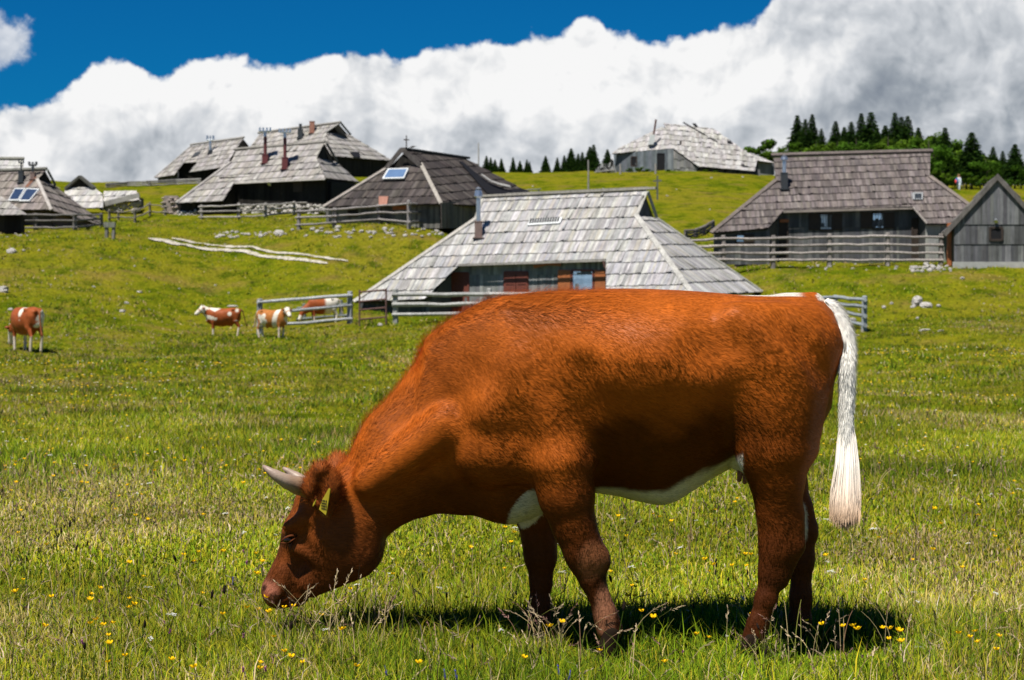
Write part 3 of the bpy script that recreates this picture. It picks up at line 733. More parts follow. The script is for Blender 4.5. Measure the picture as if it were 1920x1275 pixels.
# ================================================================ weathered hut on the crest
def ruin():
    eL, eR = (1310, 313, 199), (1416, 322, 199); rp = roof_plane(eL, eR, 40)
    r = hut('herders_hut', 'tumbledown bleached hut with broken shingles alone on the hill crest', P(1265, 322, 200))
    hipT, hipB = rp.hit(1251, 243), rp.hit(1263, 279)
    hp = Plane(hipT, hipB, P(1147, 289, 203), U=hipB-P(1147, 289, 203))
    mb = MB()
    RC = pal((.40, .385, .37), (.45, .435, .42), (.35, .335, .32), (.42, .405, .385), (.31, .295, .28), j=.1)
    boards(mb, rp, [[(1244, 231), (1338, 242), (1420, 300), (1415, 322), (1310, 313), (1262, 279)]], .26, .85, .07, RC, 31, ragged=.14, shear=.05, missing=.006)
    boards(mb, hp, [[(1241, 238), (1251, 243), (1263, 279), (1147, 289), (1158, 280)]], .24, .8, .06, RC, 32, ragged=.12)
    back_shell(mb, rp, rp.hit(1244, 231), rp.hit(1338, 242), eL, eR, 11, (.3, .29, .27))
    # loose shingles sprung from the roof
    rr_ = random.Random(5)
    for i in range(14):
        u = rr_.random(); v = rr_.random(); x = 1265+u*140; y = 250+v*55
        if y > 246+(x-1250)*.02 and y < 300+(x-1300)*.15 and (x-1338)*.7+242 < y+4:
            p = rp.hit(x, y); d = (rp.U*rr_.uniform(-.2, .2)+rp.V).normalized(); s = rp.N.cross(d)
            mb.box(p+rp.N*.12, d*rr_.uniform(.2, .45)+rp.N*rr_.uniform(-.08, .1), s*.12, rp.N*.015, RC(rr_))
    mb.build('roof', M['shingle'], r)
    def holes(mb):
        for q in ([(1363, 265), (1370, 266), (1374, 271), (1364, 271)], [(1388, 309), (1400, 310), (1404, 315), (1392, 314)], [(1297, 233), (1304, 233), (1309, 239), (1303, 240)]): patch(mb, rp, q, .01, (.01, .01, .01), .11)
        trim(mb, rp, (1281, 231), (1345, 268), .16, .05, (.1, .09, .08), .08)
    part(r, 'roof_gap', 'dark', holes)
    w1 = upright(P(1151, 320, 203.6), P(1263, 322, 199.8)); w2 = upright(P(1263, 322, 199.8), P(1310, 322, 199.6))
    part(r, 'wall', 'plank', lambda mb: boards(mb, w1, [[(1151, 288), (1263, 279), (1263, 330), (1151, 330)]], .3, 4, .02, WBLUE, 33))
    part(r, 'wall', 'plank', lambda mb: boards(mb, w2, [[(1263, 282), (1308, 314), (1308, 330), (1263, 330)]], .28, .9, .05, pal((.30, .29, .27), (.24, .235, .23), (.17, .17, .17)), 34, ragged=.15))
    part(r, 'wall', 'plank', lambda mb: boards(mb, wall_plane(rp, 1.2), [[(1312, 306), (1425, 318), (1425, 330), (1312, 330)]], .3, 4, .02, WDARK, 35))
    window(r, w1, (1184, 294, 1194, 311), 0, 'dark', 'plank')
    door(r, w1, (1233, 288, 1246, 322), 'dark', panels=False)
    lp = roof_plane((1414, 301, 203), (1455, 307, 203), 24)
    part(r, 'lean_to_roof', 'shingle', lambda mb: boards(mb, lp, [[(1390, 284), (1414, 290), (1455, 307), (1413, 301), (1404, 292)]], .25, .8, .05, RC, 36))
    w3 = wall_plane(lp, .5)
    part(r, 'wall', 'plank', lambda mb: boards(mb, w3, [[(1414, 300), (1452, 305), (1452, 328), (1414, 328)]], .3, 4, .02, WBLUE, 37))
    part(r, 'stovepipe', 'rust', lambda mb: mb.tube([P(1225, 262, 202), P(1227, 245, 202), P(1230, 224, 202)], .1, 8))
    part(r, 'chimney', 'whiteframe', lambda mb: mb.box(P(1222, 262, 202), (.25, 0, 0), (0, .3, 0), (.1, 0, .5)))
    core(r, rp, eL, eR, 1.6, .4, 11, 1.0)
ruin()
# ================================================================ dark hut with a solar panel
def darkhut():
    r = hut('herders_hut', 'blackish shingled hut with a solar panel on its hipped end', P(770, 415, 113))
    hp = roof_plane((607, 389, 112), (828, 383, 108.5), 42)
    hT, hB = hp.hit(790, 309), hp.hit(828, 383); far = P(993, 363, 119)
    rp = Plane(hT, hB, far, U=(P(990, 388, 120)-hB))
    rl = rp.hit(762, 282); rr = rp.hit(872, 298)
    mb = MB()
    boards(mb, hp, [[(728, 316), (790, 309), (828, 383), (607, 389)]], .17, .7, .05, BLACKISH, 41)
    boards(mb, rp, [[(762, 282), (872, 298), (993, 363), (790, 309)], [(790, 309), (993, 363), (992, 392), (828, 383)]], .17, .7, .05, BLACKISH, 42)
    bk = hp.hit(728, 316); W = hp.W
    mb.poly([rl, bk, P(607, 389, 112), P(607, 389, 112)+W*9, rr], (.05, .04, .04)); mb.poly([rr, P(607, 389, 112)+W*9, far+Vector((-1, 5, 0)), far], (.05, .04, .04))
    mb.build('roof', M['shingle'], r)
    gp = upright(bk, hT)
    part(r, 'gable', 'plank', lambda mb: boards(mb, gp, [[(730, 316), (758, 283), (788, 310)]], .18, 3, .01, WBLACK, 43, off=-.2))
    def tr(mb):
        trim(mb, hp, (790, 309), (828, 384), .2, .07, (.36, .33, .29), .06); trim(mb, hp, (728, 316), (607, 390), .2, .07, (.30, .27, .24), .06)
        u = (rr-rl).normalized(); mb.box((rl+rr)/2+Zup*.08, u*((rr-rl).length/2+.3), Vector((-u.y, u.x, 0))*.16, Zup*.06, (.09, .08, .07))
        for e in ((728, 316), (792, 311)):
            A = gp.hit(757, 280)-gp.N*-.25; B = gp.hit(*e)+gp.N*.25; d = B-A; mb.box((A+B)/2, d/2, gp.N*.05, d.cross(gp.N).normalized()*.12, (.09, .08, .075))
    part(r, 'roof_trim', 'rail', tr)
    part(r, 'finial', 'darkwood', lambda mb: (mb.box(rl+Zup*.45, (.03, 0, 0), (0, .03, 0), (0, 0, .4)), mb.box(rl+Zup*.6, (.16, 0, 0), (0, .02, 0), (0, 0, .03)), mb.box(rl+Zup*.2+Vector((.35, 0, 0)), (.12, 0, 0), (0, .03, 0), (.1, 0, .05))))
    s = part(r, 'solar_panel', 'whiteframe', lambda mb: patch(mb, hp, [(730, 322), (769, 321), (760, 340), (719, 341)], .08, (.6, .6, .6), .16))
    subpart('cells', 'solar_blue', lambda mb: patch(mb, hp, [(732, 324), (766, 323), (759, 338), (723, 339)], .01, (.1, .2, .4), .245), s)
    # raised dormer slot
    part(r, 'dormer_opening', 'dark', lambda mb: patch(mb, rp, [(858, 305), (866, 307), (912, 345), (950, 360), (975, 356), (993, 364), (940, 368), (912, 366)], .03, (.01, .01, .01), .11))
    part(r, 'dormer_edge', 'rail', lambda mb: [trim(mb, rp, a, b, .22, .05, (.40, .39, .37), .3) for a, b in (((897, 335), (915, 348)), ((915, 348), (932, 354)), ((932, 354), (951, 358)))])
    wp = wall_plane(hp, .5); w2 = upright(hp.hit(826, 392)+hp.W*.5, P(990, 395, 120))
    part(r, 'wall', 'plank', lambda mb: boards(mb, wp, [[(612, 385), (826, 380), (826, 428), (612, 428)]], .2, 3, .02, pal((.15, .15, .14), (.11, .11, .105), (.20, .195, .18)), 44))
    part(r, 'wall', 'plank', lambda mb: boards(mb, w2, [[(826, 380), (990, 366), (990, 428), (826, 428)]], .2, 3, .02, pal((.16, .14, .12), (.12, .11, .10), (.20, .17, .14)), 45))
    part(r, 'hatch', 'brick', lambda mb: patch(mb, hp, [(712, 372), (730, 372), (727, 388), (712, 388)], .04, (.3, .2, .1), .12))
    part(r, 'board', 'orange', lambda mb: patch(mb, wp, [(738, 386), (766, 384), (766, 393), (738, 394)], .04, (.3, .2, .1), .06))
    window(r, wp, (654, 393, 671, 406), 0, 'dark', 'darkwood')
M['solar_blue'] = simple('solar_blue', (.10, .17, .30), .25, .6, 0, .15, 3)
darkhut()
# ================================================================ big hut with long dark front
def longhut():
    eL, eR = (331, 382, 131), (612, 361, 125.5); rp = roof_plane(eL, eR, 40)
    r = hut('herders_hut', 'broad grey shingled hut with two dark red chimneys and a long black front', P(500, 400, 129))
    hT, hB = rp.hit(594, 297), rp.hit(610, 335); far = P(672, 342, 134); side = Plane(hT, hB, far, U=far-hB)
    mb = MB()
    boards(mb, rp, [[(443, 284), (608, 270), (594, 297), (434, 305)], [(434, 305), (594, 297), (610, 335), (379, 346)], [(379, 346), (440, 343), (418, 378), (331, 382)]], .19, .72, .05, GREY, 51)
    boards(mb, side, [[(594, 297), (628, 303), (672, 342), (610, 335)]], .19, .72, .05, GREY, 52)
    back_shell(mb, rp, rp.hit(443, 284), rp.hit(608, 270), eL, (672, 342, 134), 8, (.2, .19, .18)); mb.build('roof', M['shingle'], r)
    gT = side.hit(628, 303); gp = upright(hT, gT)
    part(r, 'gable', 'plank', lambda mb: boards(mb, gp, [[(595, 297), (608, 271), (627, 303)]], .2, 3, .01, WBLACK, 53))
    part(r, 'roof_trim', 'rail', lambda mb: (trim(mb, rp, (440, 282), (611, 268), .18, .1, (.2, .19, .17), .05), trim(mb, rp, (434, 305), (331, 382), .2, .07, (.33, .31, .29), .05), trim(mb, gp, (608, 268), (629, 303), .16, .08, (.12, .12, .11), .1),
                                             trim(mb, rp, (440, 344), (610, 336), .14, .05, (.36, .34, .31), -.02)))
    cut = rp.hit(520, 339); ins = (cut-rp.O).dot(rp.W)+.5; wp = wall_plane(rp, ins); w2 = wall_plane(rp, .4)
    A = wp.hit(612, 390); w3 = upright(A, A+(far-hB).normalized()*5)
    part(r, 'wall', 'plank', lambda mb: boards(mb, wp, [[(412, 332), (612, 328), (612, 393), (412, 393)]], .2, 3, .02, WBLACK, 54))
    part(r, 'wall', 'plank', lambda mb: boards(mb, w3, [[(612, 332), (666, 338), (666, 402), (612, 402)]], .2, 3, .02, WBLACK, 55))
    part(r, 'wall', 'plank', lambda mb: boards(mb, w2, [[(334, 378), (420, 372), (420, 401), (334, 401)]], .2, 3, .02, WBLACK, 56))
    a = w2.hit(420, 400); b = wp.hit(442, 400)
    part(r, 'wall', 'plank', lambda mb: mb.poly([a, b, Vector((b.x, b.y, cut.z+.1)), Vector((a.x, a.y, rp.hit(418, 378).z-.1))], (.02, .018, .016)))
    part(r, 'stone_base', 'rock', lambda mb: stones(mb, wp, 450, 612, 385, 402, 190, 57), 'white stone footing')
    part(r, 'stone_base', 'rock', lambda mb: stones(mb, w2, 333, 376, 397, 411, 60, 58), 'white stone footing')
    for (x, yb, yt, tip) in ((497, 307, 291, 240), (534, 318, 296, 242)):
        D = rp.hit(x, yb).y; o = chimney(r, (x, yb), 11, yt, tip+14, D, 'redtin', 'redtin', 'pipe', .11)
        t0 = P(x, tip+16, D); k = D/F
        def crown(mb):
            mb.tube([t0, t0+Vector((0, 0, 10*k))], .1, 8); mb.box(t0+Vector((0, 0, 10*k)), (.38, 0, 0), (0, .3, 0), (0, 0, .03))
            for sx in (-.34, -.12, .12, .34): mb.tube([t0+Vector((sx, 0, 10*k)), t0+Vector((sx, 0, 17*k))], .06, 8)
        subpart('chimney_crown', 'tin', crown, o)
    part(r, 'wall_lamp', 'tin', lambda mb: mb.tube([wp.hit(510, 344)-rp.W*.3, wp.hit(512, 349)-rp.W*.3], [.16, .05], 10))
    part(r, 'shutter', 'darkwood', lambda mb: patch(mb, wp, [(551, 341), (568, 340), (568, 359), (551, 360)], .05, (.1, .08, .05), .03))
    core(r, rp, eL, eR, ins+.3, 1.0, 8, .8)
def stones(mb, pl, x0, x1, y0, y1, n, seed):
    rr_ = random.Random(seed)
    for i in range(n):
        x = rr_.uniform(x0, x1); y = rr_.uniform(y0, y1); p = pl.hit(x, y); s = rr_.uniform(.09, .19)
        vs = [Vector((rr_.uniform(-1, 1), rr_.uniform(-1, 1), rr_.uniform(-1, 1))).normalized()*s*rr_.uniform(.8, 1.1) for _ in range(3)]
        blobrock(mb, p-Vector((0, .02, 0)), s, rr_)
def blobrock(mb, c, s, r, fl=.7):
    n = 7; rings = 4; V = []
    ox, oy = r.random()*99, r.random()*99; sx, sy, sz = r.uniform(.7, 1.35), r.uniform(.7, 1.2), r.uniform(.55, 1)*fl/.7
    rot = r.random()*6.28
    for j in range(rings+1):
        ph = math.pi*j/rings
        for k in range(n):
            th = 2*math.pi*k/n+rot; q = .72+.5*float(vnoise(ox+math.cos(th)*1.3*math.sin(ph), oy+math.sin(th)*1.3*math.sin(ph)+ph*1.1, 4))
            V.append(c+Vector((math.cos(th)*math.sin(ph)*sx, math.sin(th)*math.sin(ph)*sy, math.cos(ph)*sz))*s*q)
    mb.mesh(V, [(j*n+k, (j+1)*n+k, (j+1)*n+(k+1) % n, j*n+(k+1) % n) for j in range(rings) for k in range(n)], (.5, .48, .45))
longhut()
# ================================================================ two huts behind it
def tophut():
    eL, eR = (430, 330, 168), (611, 300, 163); rp = roof_plane(eL, eR, 40)
    r = hut('herders_hut', 'large grey shingled hut highest on the slope with a brick chimney at its ridge', P(620, 325, 167))
    hT, hB = rp.hit(612, 249), rp.hit(596, 285); 
    far = P(737, 303, 170); hB2 = rp.hit(600, 290); side = Plane(hT, hB2, far)
    side = Plane(hT, P(622, 295, 162), far, U=far-P(622, 295, 162))
    mb = MB()
    boards(mb, rp, [[(487, 252), (638, 232), (612, 249), (480, 262)], [(480, 262), (612, 249), (622, 296), (430, 330)]], .2, .72, .05, GREY, 61)
    boards(mb, side, [[(612, 249), (653, 252), (737, 303), (677, 298), (622, 294)]], .2, .72, .05, GREY, 62)
    back_shell(mb, rp, rp.hit(487, 252), rp.hit(638, 232), eL, (737, 303, 170), 6, (.2, .19, .18)); mb.build('roof', M['shingle'], r)
    gT = side.hit(653, 252); gp = upright(hT, gT)
    part(r, 'gable', 'plank', lambda mb: boards(mb, gp, [[(613, 249), (636, 234), (652, 253)]], .2, 3, .01, WBLACK, 63))
    part(r, 'roof_trim', 'rail', lambda mb: (trim(mb, rp, (485, 251), (640, 231), .18, .12, (.2, .19, .17), .05), trim(mb, gp, (636, 230), (655, 253), .16, .08, (.15, .15, .14), .1), trim(mb, rp, (635, 234), (612, 249), .16, .06, (.3, .29, .27), .05)))
    A = P(622, 310, 162.6); w3 = upright(A, A+(far-P(622, 295, 162)).normalized()*5)
    part(r, 'wall', 'plank', lambda mb: boards(mb, w3, [[(606, 290), (734, 300), (734, 332), (606, 332)]], .2, 3, .02, WBLACK, 64))
    part(r, 'hatch', 'dark', lambda mb: patch(mb, side, [(655, 287), (672, 287), (674, 297), (662, 297)], .03, (.01, .01, .01), .11))
    chimney(r, (563, 260), 9, 243, 232, rp.hit(563, 260).y, 'darktin', 'darktin', 'pipe', .12)
    chimney(r, (585, 250), 9, 228, None, rp.hit(585, 250).y, 'brick')
    core(r, rp, eL, eR, 2.6, 1.0, 8, .8)
tophut()
def lefthut():
    eL, eR = (290, 334, 188), (436, 312, 184); rp = roof_plane(eL, eR, 40)
    r = hut('herders_hut', 'smaller grey shingled hut with one tall tin stovepipe beyond the broad hut', P(360, 340, 188))
    mb = MB()
    boards(mb, rp, [[(360, 274), (457, 260), (428, 304), (322, 306)], [(322, 306), (345, 306), (327, 329), (290, 334)], [(370, 305), (428, 303), (440, 311), (396, 318), (355, 324)]], .2, .75, .05, GREY, 71)
    back_shell(mb, rp, rp.hit(360, 274), rp.hit(457, 260), eL, eR, 9, (.2, .19, .18)); mb.build('roof', M['shingle'], r)
    cut = rp.hit(345, 306); ins = (cut-rp.O).dot(rp.W)+.6; wp = wall_plane(rp, ins); w2 = wall_plane(rp, .5)
    part(r, 'wall', 'plank', lambda mb: boards(mb, wp, [[(325, 300), (440, 292), (440, 346), (325, 346)]], .2, 3, .02, WBLACK, 72))
    part(r, 'wall', 'plank', lambda mb: boards(mb, w2, [[(296, 328), (335, 322), (335, 346), (296, 346)]], .2, 3, .02, WDARK, 73))
    gp = upright(rp.hit(438, 283), rp.hit(438, 283)+Vector((2.5, 1.0, 0)))
    part(r, 'gable', 'plank', lambda mb: boards(mb, gp, [[(438, 283), (457, 262), (466, 273), (464, 284)]], .2, 3, .01, WBLACK, 74))
    part(r, 'roof_trim', 'rail', lambda mb: (trim(mb, rp, (358, 273), (459, 259), .18, .12, (.25, .24, .22), .05), trim(mb, rp, (360, 274), (290, 334), .16, .06, (.28, .27, .25), .04)))
    part(r, 'roof_window', 'darktin', lambda mb: patch(mb, rp, [(367, 288), (378, 285), (372, 293), (360, 297)], .06, (.1, .1, .1), .08))
    chimney(r, (394, 288), 7, 282, 254, rp.hit(394, 288).y, 'darktin', 'tin', 'fork', .11)
lefthut()
# ================================================================ huts at the left edge
def leftbrown():
    eL, eR = (-80, 397, 116), (97, 394, 114); rp = roof_plane(eL, eR, 42)
    r = hut('herders_hut', 'brown shingled hut with two solar panels side by side at the left edge', P(60, 425, 117))
    hT, hB = rp.hit(71, 338), rp.hit(96, 394); far = P(205, 428, 121); side = Plane(hT, hB, far, U=far-P(110, 398, 114.5))
    mb = MB()
    BG = BROWNGREY
    boards(mb, rp, [[(-80, 326), (86, 320), (71, 338), (-80, 342)], [(-80, 342), (71, 338), (96, 394), (-80, 397)]], .18, .68, .05, BG, 81)
    boards(mb, side, [[(71, 338), (98, 346), (205, 428), (97, 396)]], .18, .68, .05, BG, 82)
    back_shell(mb, rp, rp.hit(-80, 326), rp.hit(86, 320), eL, (205, 428, 121), 8, (.15, .13, .12)); mb.build('roof', M['shingle'], r)
    gp = upright(hT, side.hit(98, 346))
    part(r, 'gable', 'plank', lambda mb: boards(mb, gp, [[(71, 338), (85, 322), (98, 347)]], .2, 3, .01, WBLACK, 83))
    def tr(mb):
        trim(mb, rp, (71, 338), (97, 395), .18, .06, (.40, .37, .34), .05); trim(mb, rp, (-80, 325), (89, 319), .18, .12, (.14, .14, .12), .05)
        trim(mb, gp, (85, 319), (100, 347), .14, .08, (.14, .16, .13), .1); trim(mb, rp, (67, 333), (50, 353), .2, .03, (.18, .08, .05), .06)
    part(r, 'roof_trim', 'rail', tr)
    for q, c in (([(30, 357), (50, 357), (36, 380), (17, 380)], 0), ([(52, 357), (76, 358), (57, 381), (37, 381)], 1)):
        s = part(r, 'solar_panel', 'whiteframe', lambda mb: patch(mb, rp, q, .08, (.6, .6, .6), .1))
        cx = sum(p[0] for p in q)/4; cy = sum(p[1] for p in q)/4
        subpart('cells', 'solar', lambda mb: patch(mb, rp, [(cx+(x-cx)*.84, cy+(y-cy)*.84) for x, y in q], .01, (.03, .05, .1), .185), s)
    chimney(r, (39, 343), 9, 322, 298, rp.hit(39, 343).y, 'darktin', 'darktin', 'fork', .05)
    chimney(r, (61, 337), 8, 324, 303, rp.hit(61, 337).y, 'browntin', 'darktin', 'fork', .08)
    wp = wall_plane(rp, .6); part(r, 'wall', 'plank', lambda mb: boards(mb, wp, [[(-80, 390), (98, 388), (98, 440), (-80, 440)]], .2, 3, .02, pal((.10, .08, .07), (.07, .06, .055)), 84))
    A = wp.hit(98, 425); w3 = upright(A, Vector((far.x, far.y, A.z)))
    part(r, 'wall', 'plank', lambda mb: boards(mb, w3, [[(98, 392), (190, 418), (190, 440), (98, 440)]], .2, 3, .02, pal((.16, .11, .08), (.13, .10, .085)), 85))
leftbrown()
def leftedge():
    rp = roof_plane((-90, 404, 109), (52, 404, 108), 38)
    r = hut('herders_hut', 'low hut roof corner cut by the photo edge in front of the twin solar panels', P(-20, 425, 110))
    part(r, 'roof', 'shingle', lambda mb: boards(mb, rp, [[(-90, 345), (-30, 350), (2, 368), (52, 404), (-90, 406)]], .18, .68, .05, GREY, 91))
    part(r, 'wall', 'plank', lambda mb: boards(mb, wall_plane(rp, .5), [[(-90, 398), (46, 398), (46, 440), (-90, 440)]], .2, 3, .02, WBLACK, 92))
leftedge()
def leftback():
    rp = roof_plane((-90, 324, 150), (46, 326, 150), 45)
    r = hut('herders_hut', 'pale shingled roof peeping above the brown hut at the left edge', P(0, 340, 152))
    part(r, 'roof', 'shingle', lambda mb: (boards(mb, rp, [[(-90, 299), (44, 300), (44, 336), (-90, 336)]], .24, .8, .05, pal((.40, .39, .37), (.46, .45, .42), (.34, .33, .31)), 93), trim(mb, rp, (-90, 298), (46, 299), .2, .12, (.2, .2, .17), .05)))
    part(r, 'wall', 'plank', lambda mb: boards(mb, wall_plane(rp, -.0+.3), [[(-90, 318), (40, 318), (40, 380), (-90, 380)]], .2, 3, .02, WBLACK, 94))
leftback()
def smallhut():
    hp = roof_plane((120, 392, 139), (194, 390, 137.5), 50)
    r = hut('herders_hut', 'small pale shingled hut with a black gable peak beside a stone walled shed', P(160, 392, 140))
    WR = PALE
    part(r, 'roof', 'shingle', lambda mb: (boards(mb, hp, [[(130, 352), (176, 351), (193, 365), (194, 390), (120, 392), (122, 356)]], .26, .62, .05, WR, 95), None))
    gp = upright(hp.hit(128, 352), hp.hit(178, 351))
    part(r, 'gable', 'plank', lambda mb: boards(mb, gp, [[(129, 353), (153, 334), (177, 352)]], .2, 3, .01, WBLACK, 96))
    def tr(mb):
        trim(mb, gp, (153, 331), (126, 354), .16, .3, (.09, .09, .08), 0); trim(mb, gp, (153, 331), (180, 353), .16, .3, (.09, .09, .08), 0)
    part(r, 'barge_board', 'rail', tr)
smallhut()
def shed():
    rp = roof_plane((195, 380, 139), (262, 376, 138), 45)
    r = thing('shed', 'low shed with pale shingled roof and dry stone wall beside the small hut', 'shed', P(228, 390, 139.5))
    part(r, 'roof', 'shingle', lambda mb: boards(mb, rp, [[(195, 359), (256, 358), (262, 376), (195, 382)]], .24, .7, .05, PALE, 97))
    part(r, 'wall', 'rock', lambda mb: (stones(mb, wall_plane(rp, .3), 190, 262, 376, 396, 130, 98),))
    part(r, 'lean_to_roof', 'plank', lambda mb: trim(mb, wall_plane(rp, -.5), (182, 386), (262, 366), .35, .1, (.3, .29, .27), 0))
    part(r, 'side_wall', 'plank', lambda mb: mb.box(P(259, 380, 140.5), (.12, 0, 0), (0, 1.5, 0), (0, 0, .35), (.1, .1, .1)))
shed()
# ---------------------------------------------------------------- fences
def fence(name, label, posts, rails=(.25, .6, .93), pw=.07, rr=.05, cat='fence', col=(.30, .29, .27), ext=.25, seed=1, jit=.02, group=None, skip=(), front=-.09):
    """posts: (px, picture row of the foot, picture row of the top)"""
    R = random.Random(seed); B = []
    for p in posts:
        g = ground_hit(p[0], p[1], 40) if len(p) < 4 else P(p[0], p[1], p[3]); B.append((g, (p[1]-p[2])*g.y/F))
    o = thing(name, label, cat, B[len(B)//2][0], group)
    for i, (g, h) in enumerate(B):
        mb = MB(); kc = R.uniform(.75, 1.1); c = tuple(x*kc for x in col); l = R.uniform(-.03, .03)
        mb.tube([g-Zup*.35, g+Vector((l*.5, 0, h*.5)), g+Vector((l, 0, h-.03)), g+Vector((l, 0, h))], [pw*1.1, pw, pw*.95, pw*.6], 6, c); mb.build('post', M['rail'], o)
    for i in range(len(B)-1):
        if i in skip: continue
        (a, ha), (b, hb) = B[i], B[i+1]; d = (b-a).normalized()
        for k, f in enumerate(rails):
            A = a+Zup*(ha*f+R.uniform(-jit, jit))-d*ext+Vector((0, front, 0)); Bp = b+Zup*(hb*f+R.uniform(-jit, jit))+d*ext+Vector((0, front, 0)); mid = (A+Bp)/2+Zup*R.uniform(-.04, .02)
            kc = R.uniform(.85, 1.35); c = tuple(x*kc for x in col); mb = MB()
            mb.tube([A, A*.7+Bp*.3+Zup*R.uniform(-.015, .015), mid, A*.3+Bp*.7+Zup*R.uniform(-.015, .015), Bp], [rr*R.uniform(.85, 1.15) for _ in range(5)], 7, c); mb.build('rail', M['rail'], o)
    return o, B
fence('rail_fence', 'pale round rail fence section running left from the rusty gate past a calf', [(487, 629, 560, 79.5), (656, 613, 546, 82.3)], (.26, .60, .88), .12, .065, seed=3, col=(.36, .37, .38), jit=.05, ext=.1)
fence('rail_fence', 'short dark inner fence stub behind the pale rails left of the rusty gate', [(570, 611, 569, 85.5), (640, 606, 562, 86)], (.3, .8), .09, .06, seed=33, col=(.17, .19, .18), ext=.3)
fence('rail_fence', 'thick pale rail fence in front of the pale hut beside the rusty gate', [(742, 609, 541), (918, 607, 541), (1100, 606, 541)], (.27, .55, .83), .11, .085, seed=4, col=(.40, .40, .38), ext=.15)
fence('rail_fence', 'grey rail fence corner right of the big cow rump', [(1440, 612, 556), (1565, 607, 553), (1620, 622, 555)], (.18, .45, .68, .9), .1, .075, seed=5, col=(.30, .33, .35), ext=.2)
fence('rail_fence', 'long four rail fence in front of the brown hut with barred windows', [(1290, 492, 446, 94.5), (1357, 493, 441, 94.5), (1450, 494, 441, 94.5), (1555, 494, 438, 94.3), (1664, 494, 436, 94.2), (1764, 495, 438, 94)], (.12, .36, .62, .88), .12, .065, seed=6, col=(.30, .27, .25), ext=.1, jit=.01)
fence('rail_fence', 'short dark fence climbing left of the brown hut roof', [(1287, 447, 432), (1304, 446, 430), (1320, 440, 424), (1337, 430, 414)], (.3, .65, .95), .12, .07, seed=7, col=(.17, .15, .15))
fence('rail_fence', 'weathered rail fence in front of the blackish hut with the solar panel', [(560, 431, 392), (627, 427, 389), (710, 421, 383), (767, 430, 376), (860, 423, 385), (905, 418, 388)], (.25, .58, .9), .11, .06, seed=8, col=(.27, .25, .24), ext=.2)
fence('rail_fence', 'sagging rail fence before the long black front with red chimneys', [(378, 411, 384), (447, 411, 380), (498, 408, 380), (552, 402, 377), (610, 400, 375)], (.15, .5, .85), .1, .055, seed=9, col=(.33, .31, .29))
fence('rail_fence', 'dark rail fence before the brown hut with twin solar panels', [(-40, 432, 402), (67, 432, 400), (140, 431, 400), (190, 425, 400)], (.15, .55, .9), .12, .06, seed=10, col=(.16, .15, .14))
fence('rail_fence', 'thin straggling fence between the small pale hut and the stone stack', [(205, 415, 392), (222, 412, 396), (253, 417, 392), (281, 405, 380), (310, 404, 385)], (.3, .85), .08, .045, seed=11, col=(.20, .18, .15))
fence('rail_fence', 'grey fence on the skyline left of the small hut with tin stovepipe', [(203, 352, 344), (240, 350, 341), (280, 349, 340), (330, 347, 338), (372, 345, 336)], (.2, .6, .95), .1, .07, seed=12, col=(.27, .26, .25))
fence('rail_fence', 'three rail fence on the slope under the highest grey hut', [(628, 323, 299), (660, 323, 300), (700, 323, 300), (736, 322, 301)], (.25, .6, .92), .12, .075, seed=13, col=(.42, .40, .37))
fence('rail_fence', 'low dark fence behind the ridge of the pale hut', [(905, 366, 356), (960, 366, 356), (1010, 364, 355)], (.4, .9), .07, .05, seed=14, col=(.25, .27, .23))
# gate
def gate():
    a = ground_hit(658, 612, 40); a += Vector((.35, 0, 0)); b = ground_hit(738, 609, 40)-Vector((.3, 0, 0)); o = thing('field_gate', 'rusty brown metal gate with a diagonal brace', 'gate', (a+b)/2)
    h0, h1 = .28, 1.38
    for p in (a, b): mb = MB(); mb.tube([p+Zup*.0, p+Zup*(h1+.1)], .035, 8); mb.build('gate_post', M['rust'], o)
    for z in (h0, .66, 1.0, h1): mb = MB(); mb.tube([a+Zup*z, b+Zup*(z+.03)], .036, 8); mb.build('bar', M['rust'], o)
    mb = MB(); mb.tube([a+Zup*.66+Vector((1.1, 0, .34)), b+Zup*h1], .02, 8); mb.build('brace', M['rust'], o)
gate()
# hitching stump by the left fence and single posts on the slope
def stumppost():
    g = ground_hit(206, 447, 40); o = thing('hitching_post', 'short squat pair of old posts standing in the grass left of the track', 'post', g)
    for dx, h in ((-.17, .75), (.2, .78)): 
        mb = MB(); mb.tube([g+Vector((dx, 0, -.3)), g+Vector((dx, 0, h))], .1, 6, (.22, .21, .19)); mb.build('post', M['rail'], o)
    mb = MB(); mb.box(g+Vector((0, 0, .72)), (.3, 0, 0), (0, .14, 0), (0, 0, .14), (.20, .21, .17)); mb.build('beam', M['rail'], o)
stumppost()
def pole(px, yb, yt, label, dmin=40, rad=.05, col=(.33, .31, .29)):
    g = ground_hit(px, yb, dmin); mb = MB(); h = (yb-yt)*g.y/F
    mb.tube([g-Zup*.3, g+Zup*h*.5+Vector((.02, 0, 0)), g+Zup*h], [rad*1.1, rad, rad*.8], 6, col); o = mb.build('wooden_pole', M['rail'], origin=g); tag(o, label, 'pole'); return o
pole(1103, 356, 300, 'tall thin pole on the slope behind the pale hut ridge', 90, .07)
pole(1163, 326, 308, 'short stake left of the door side of the tumbledown hut', 90, .1)
pole(1229, 326, 307, 'pale stake beside the doorway of the tumbledown hut', 90, .1)
pole(1364, 322, 312, 'small stake under the broken eave of the tumbledown hut', 90, .08)
pole(897, 330, 268, 'tall bare pole on the skyline behind the blackish hut', 90, .07, (.4, .38, .35))
pole(301, 330, 289, 'thin leaning aerial pole above the skyline fence', 90, .05, (.2, .2, .2))
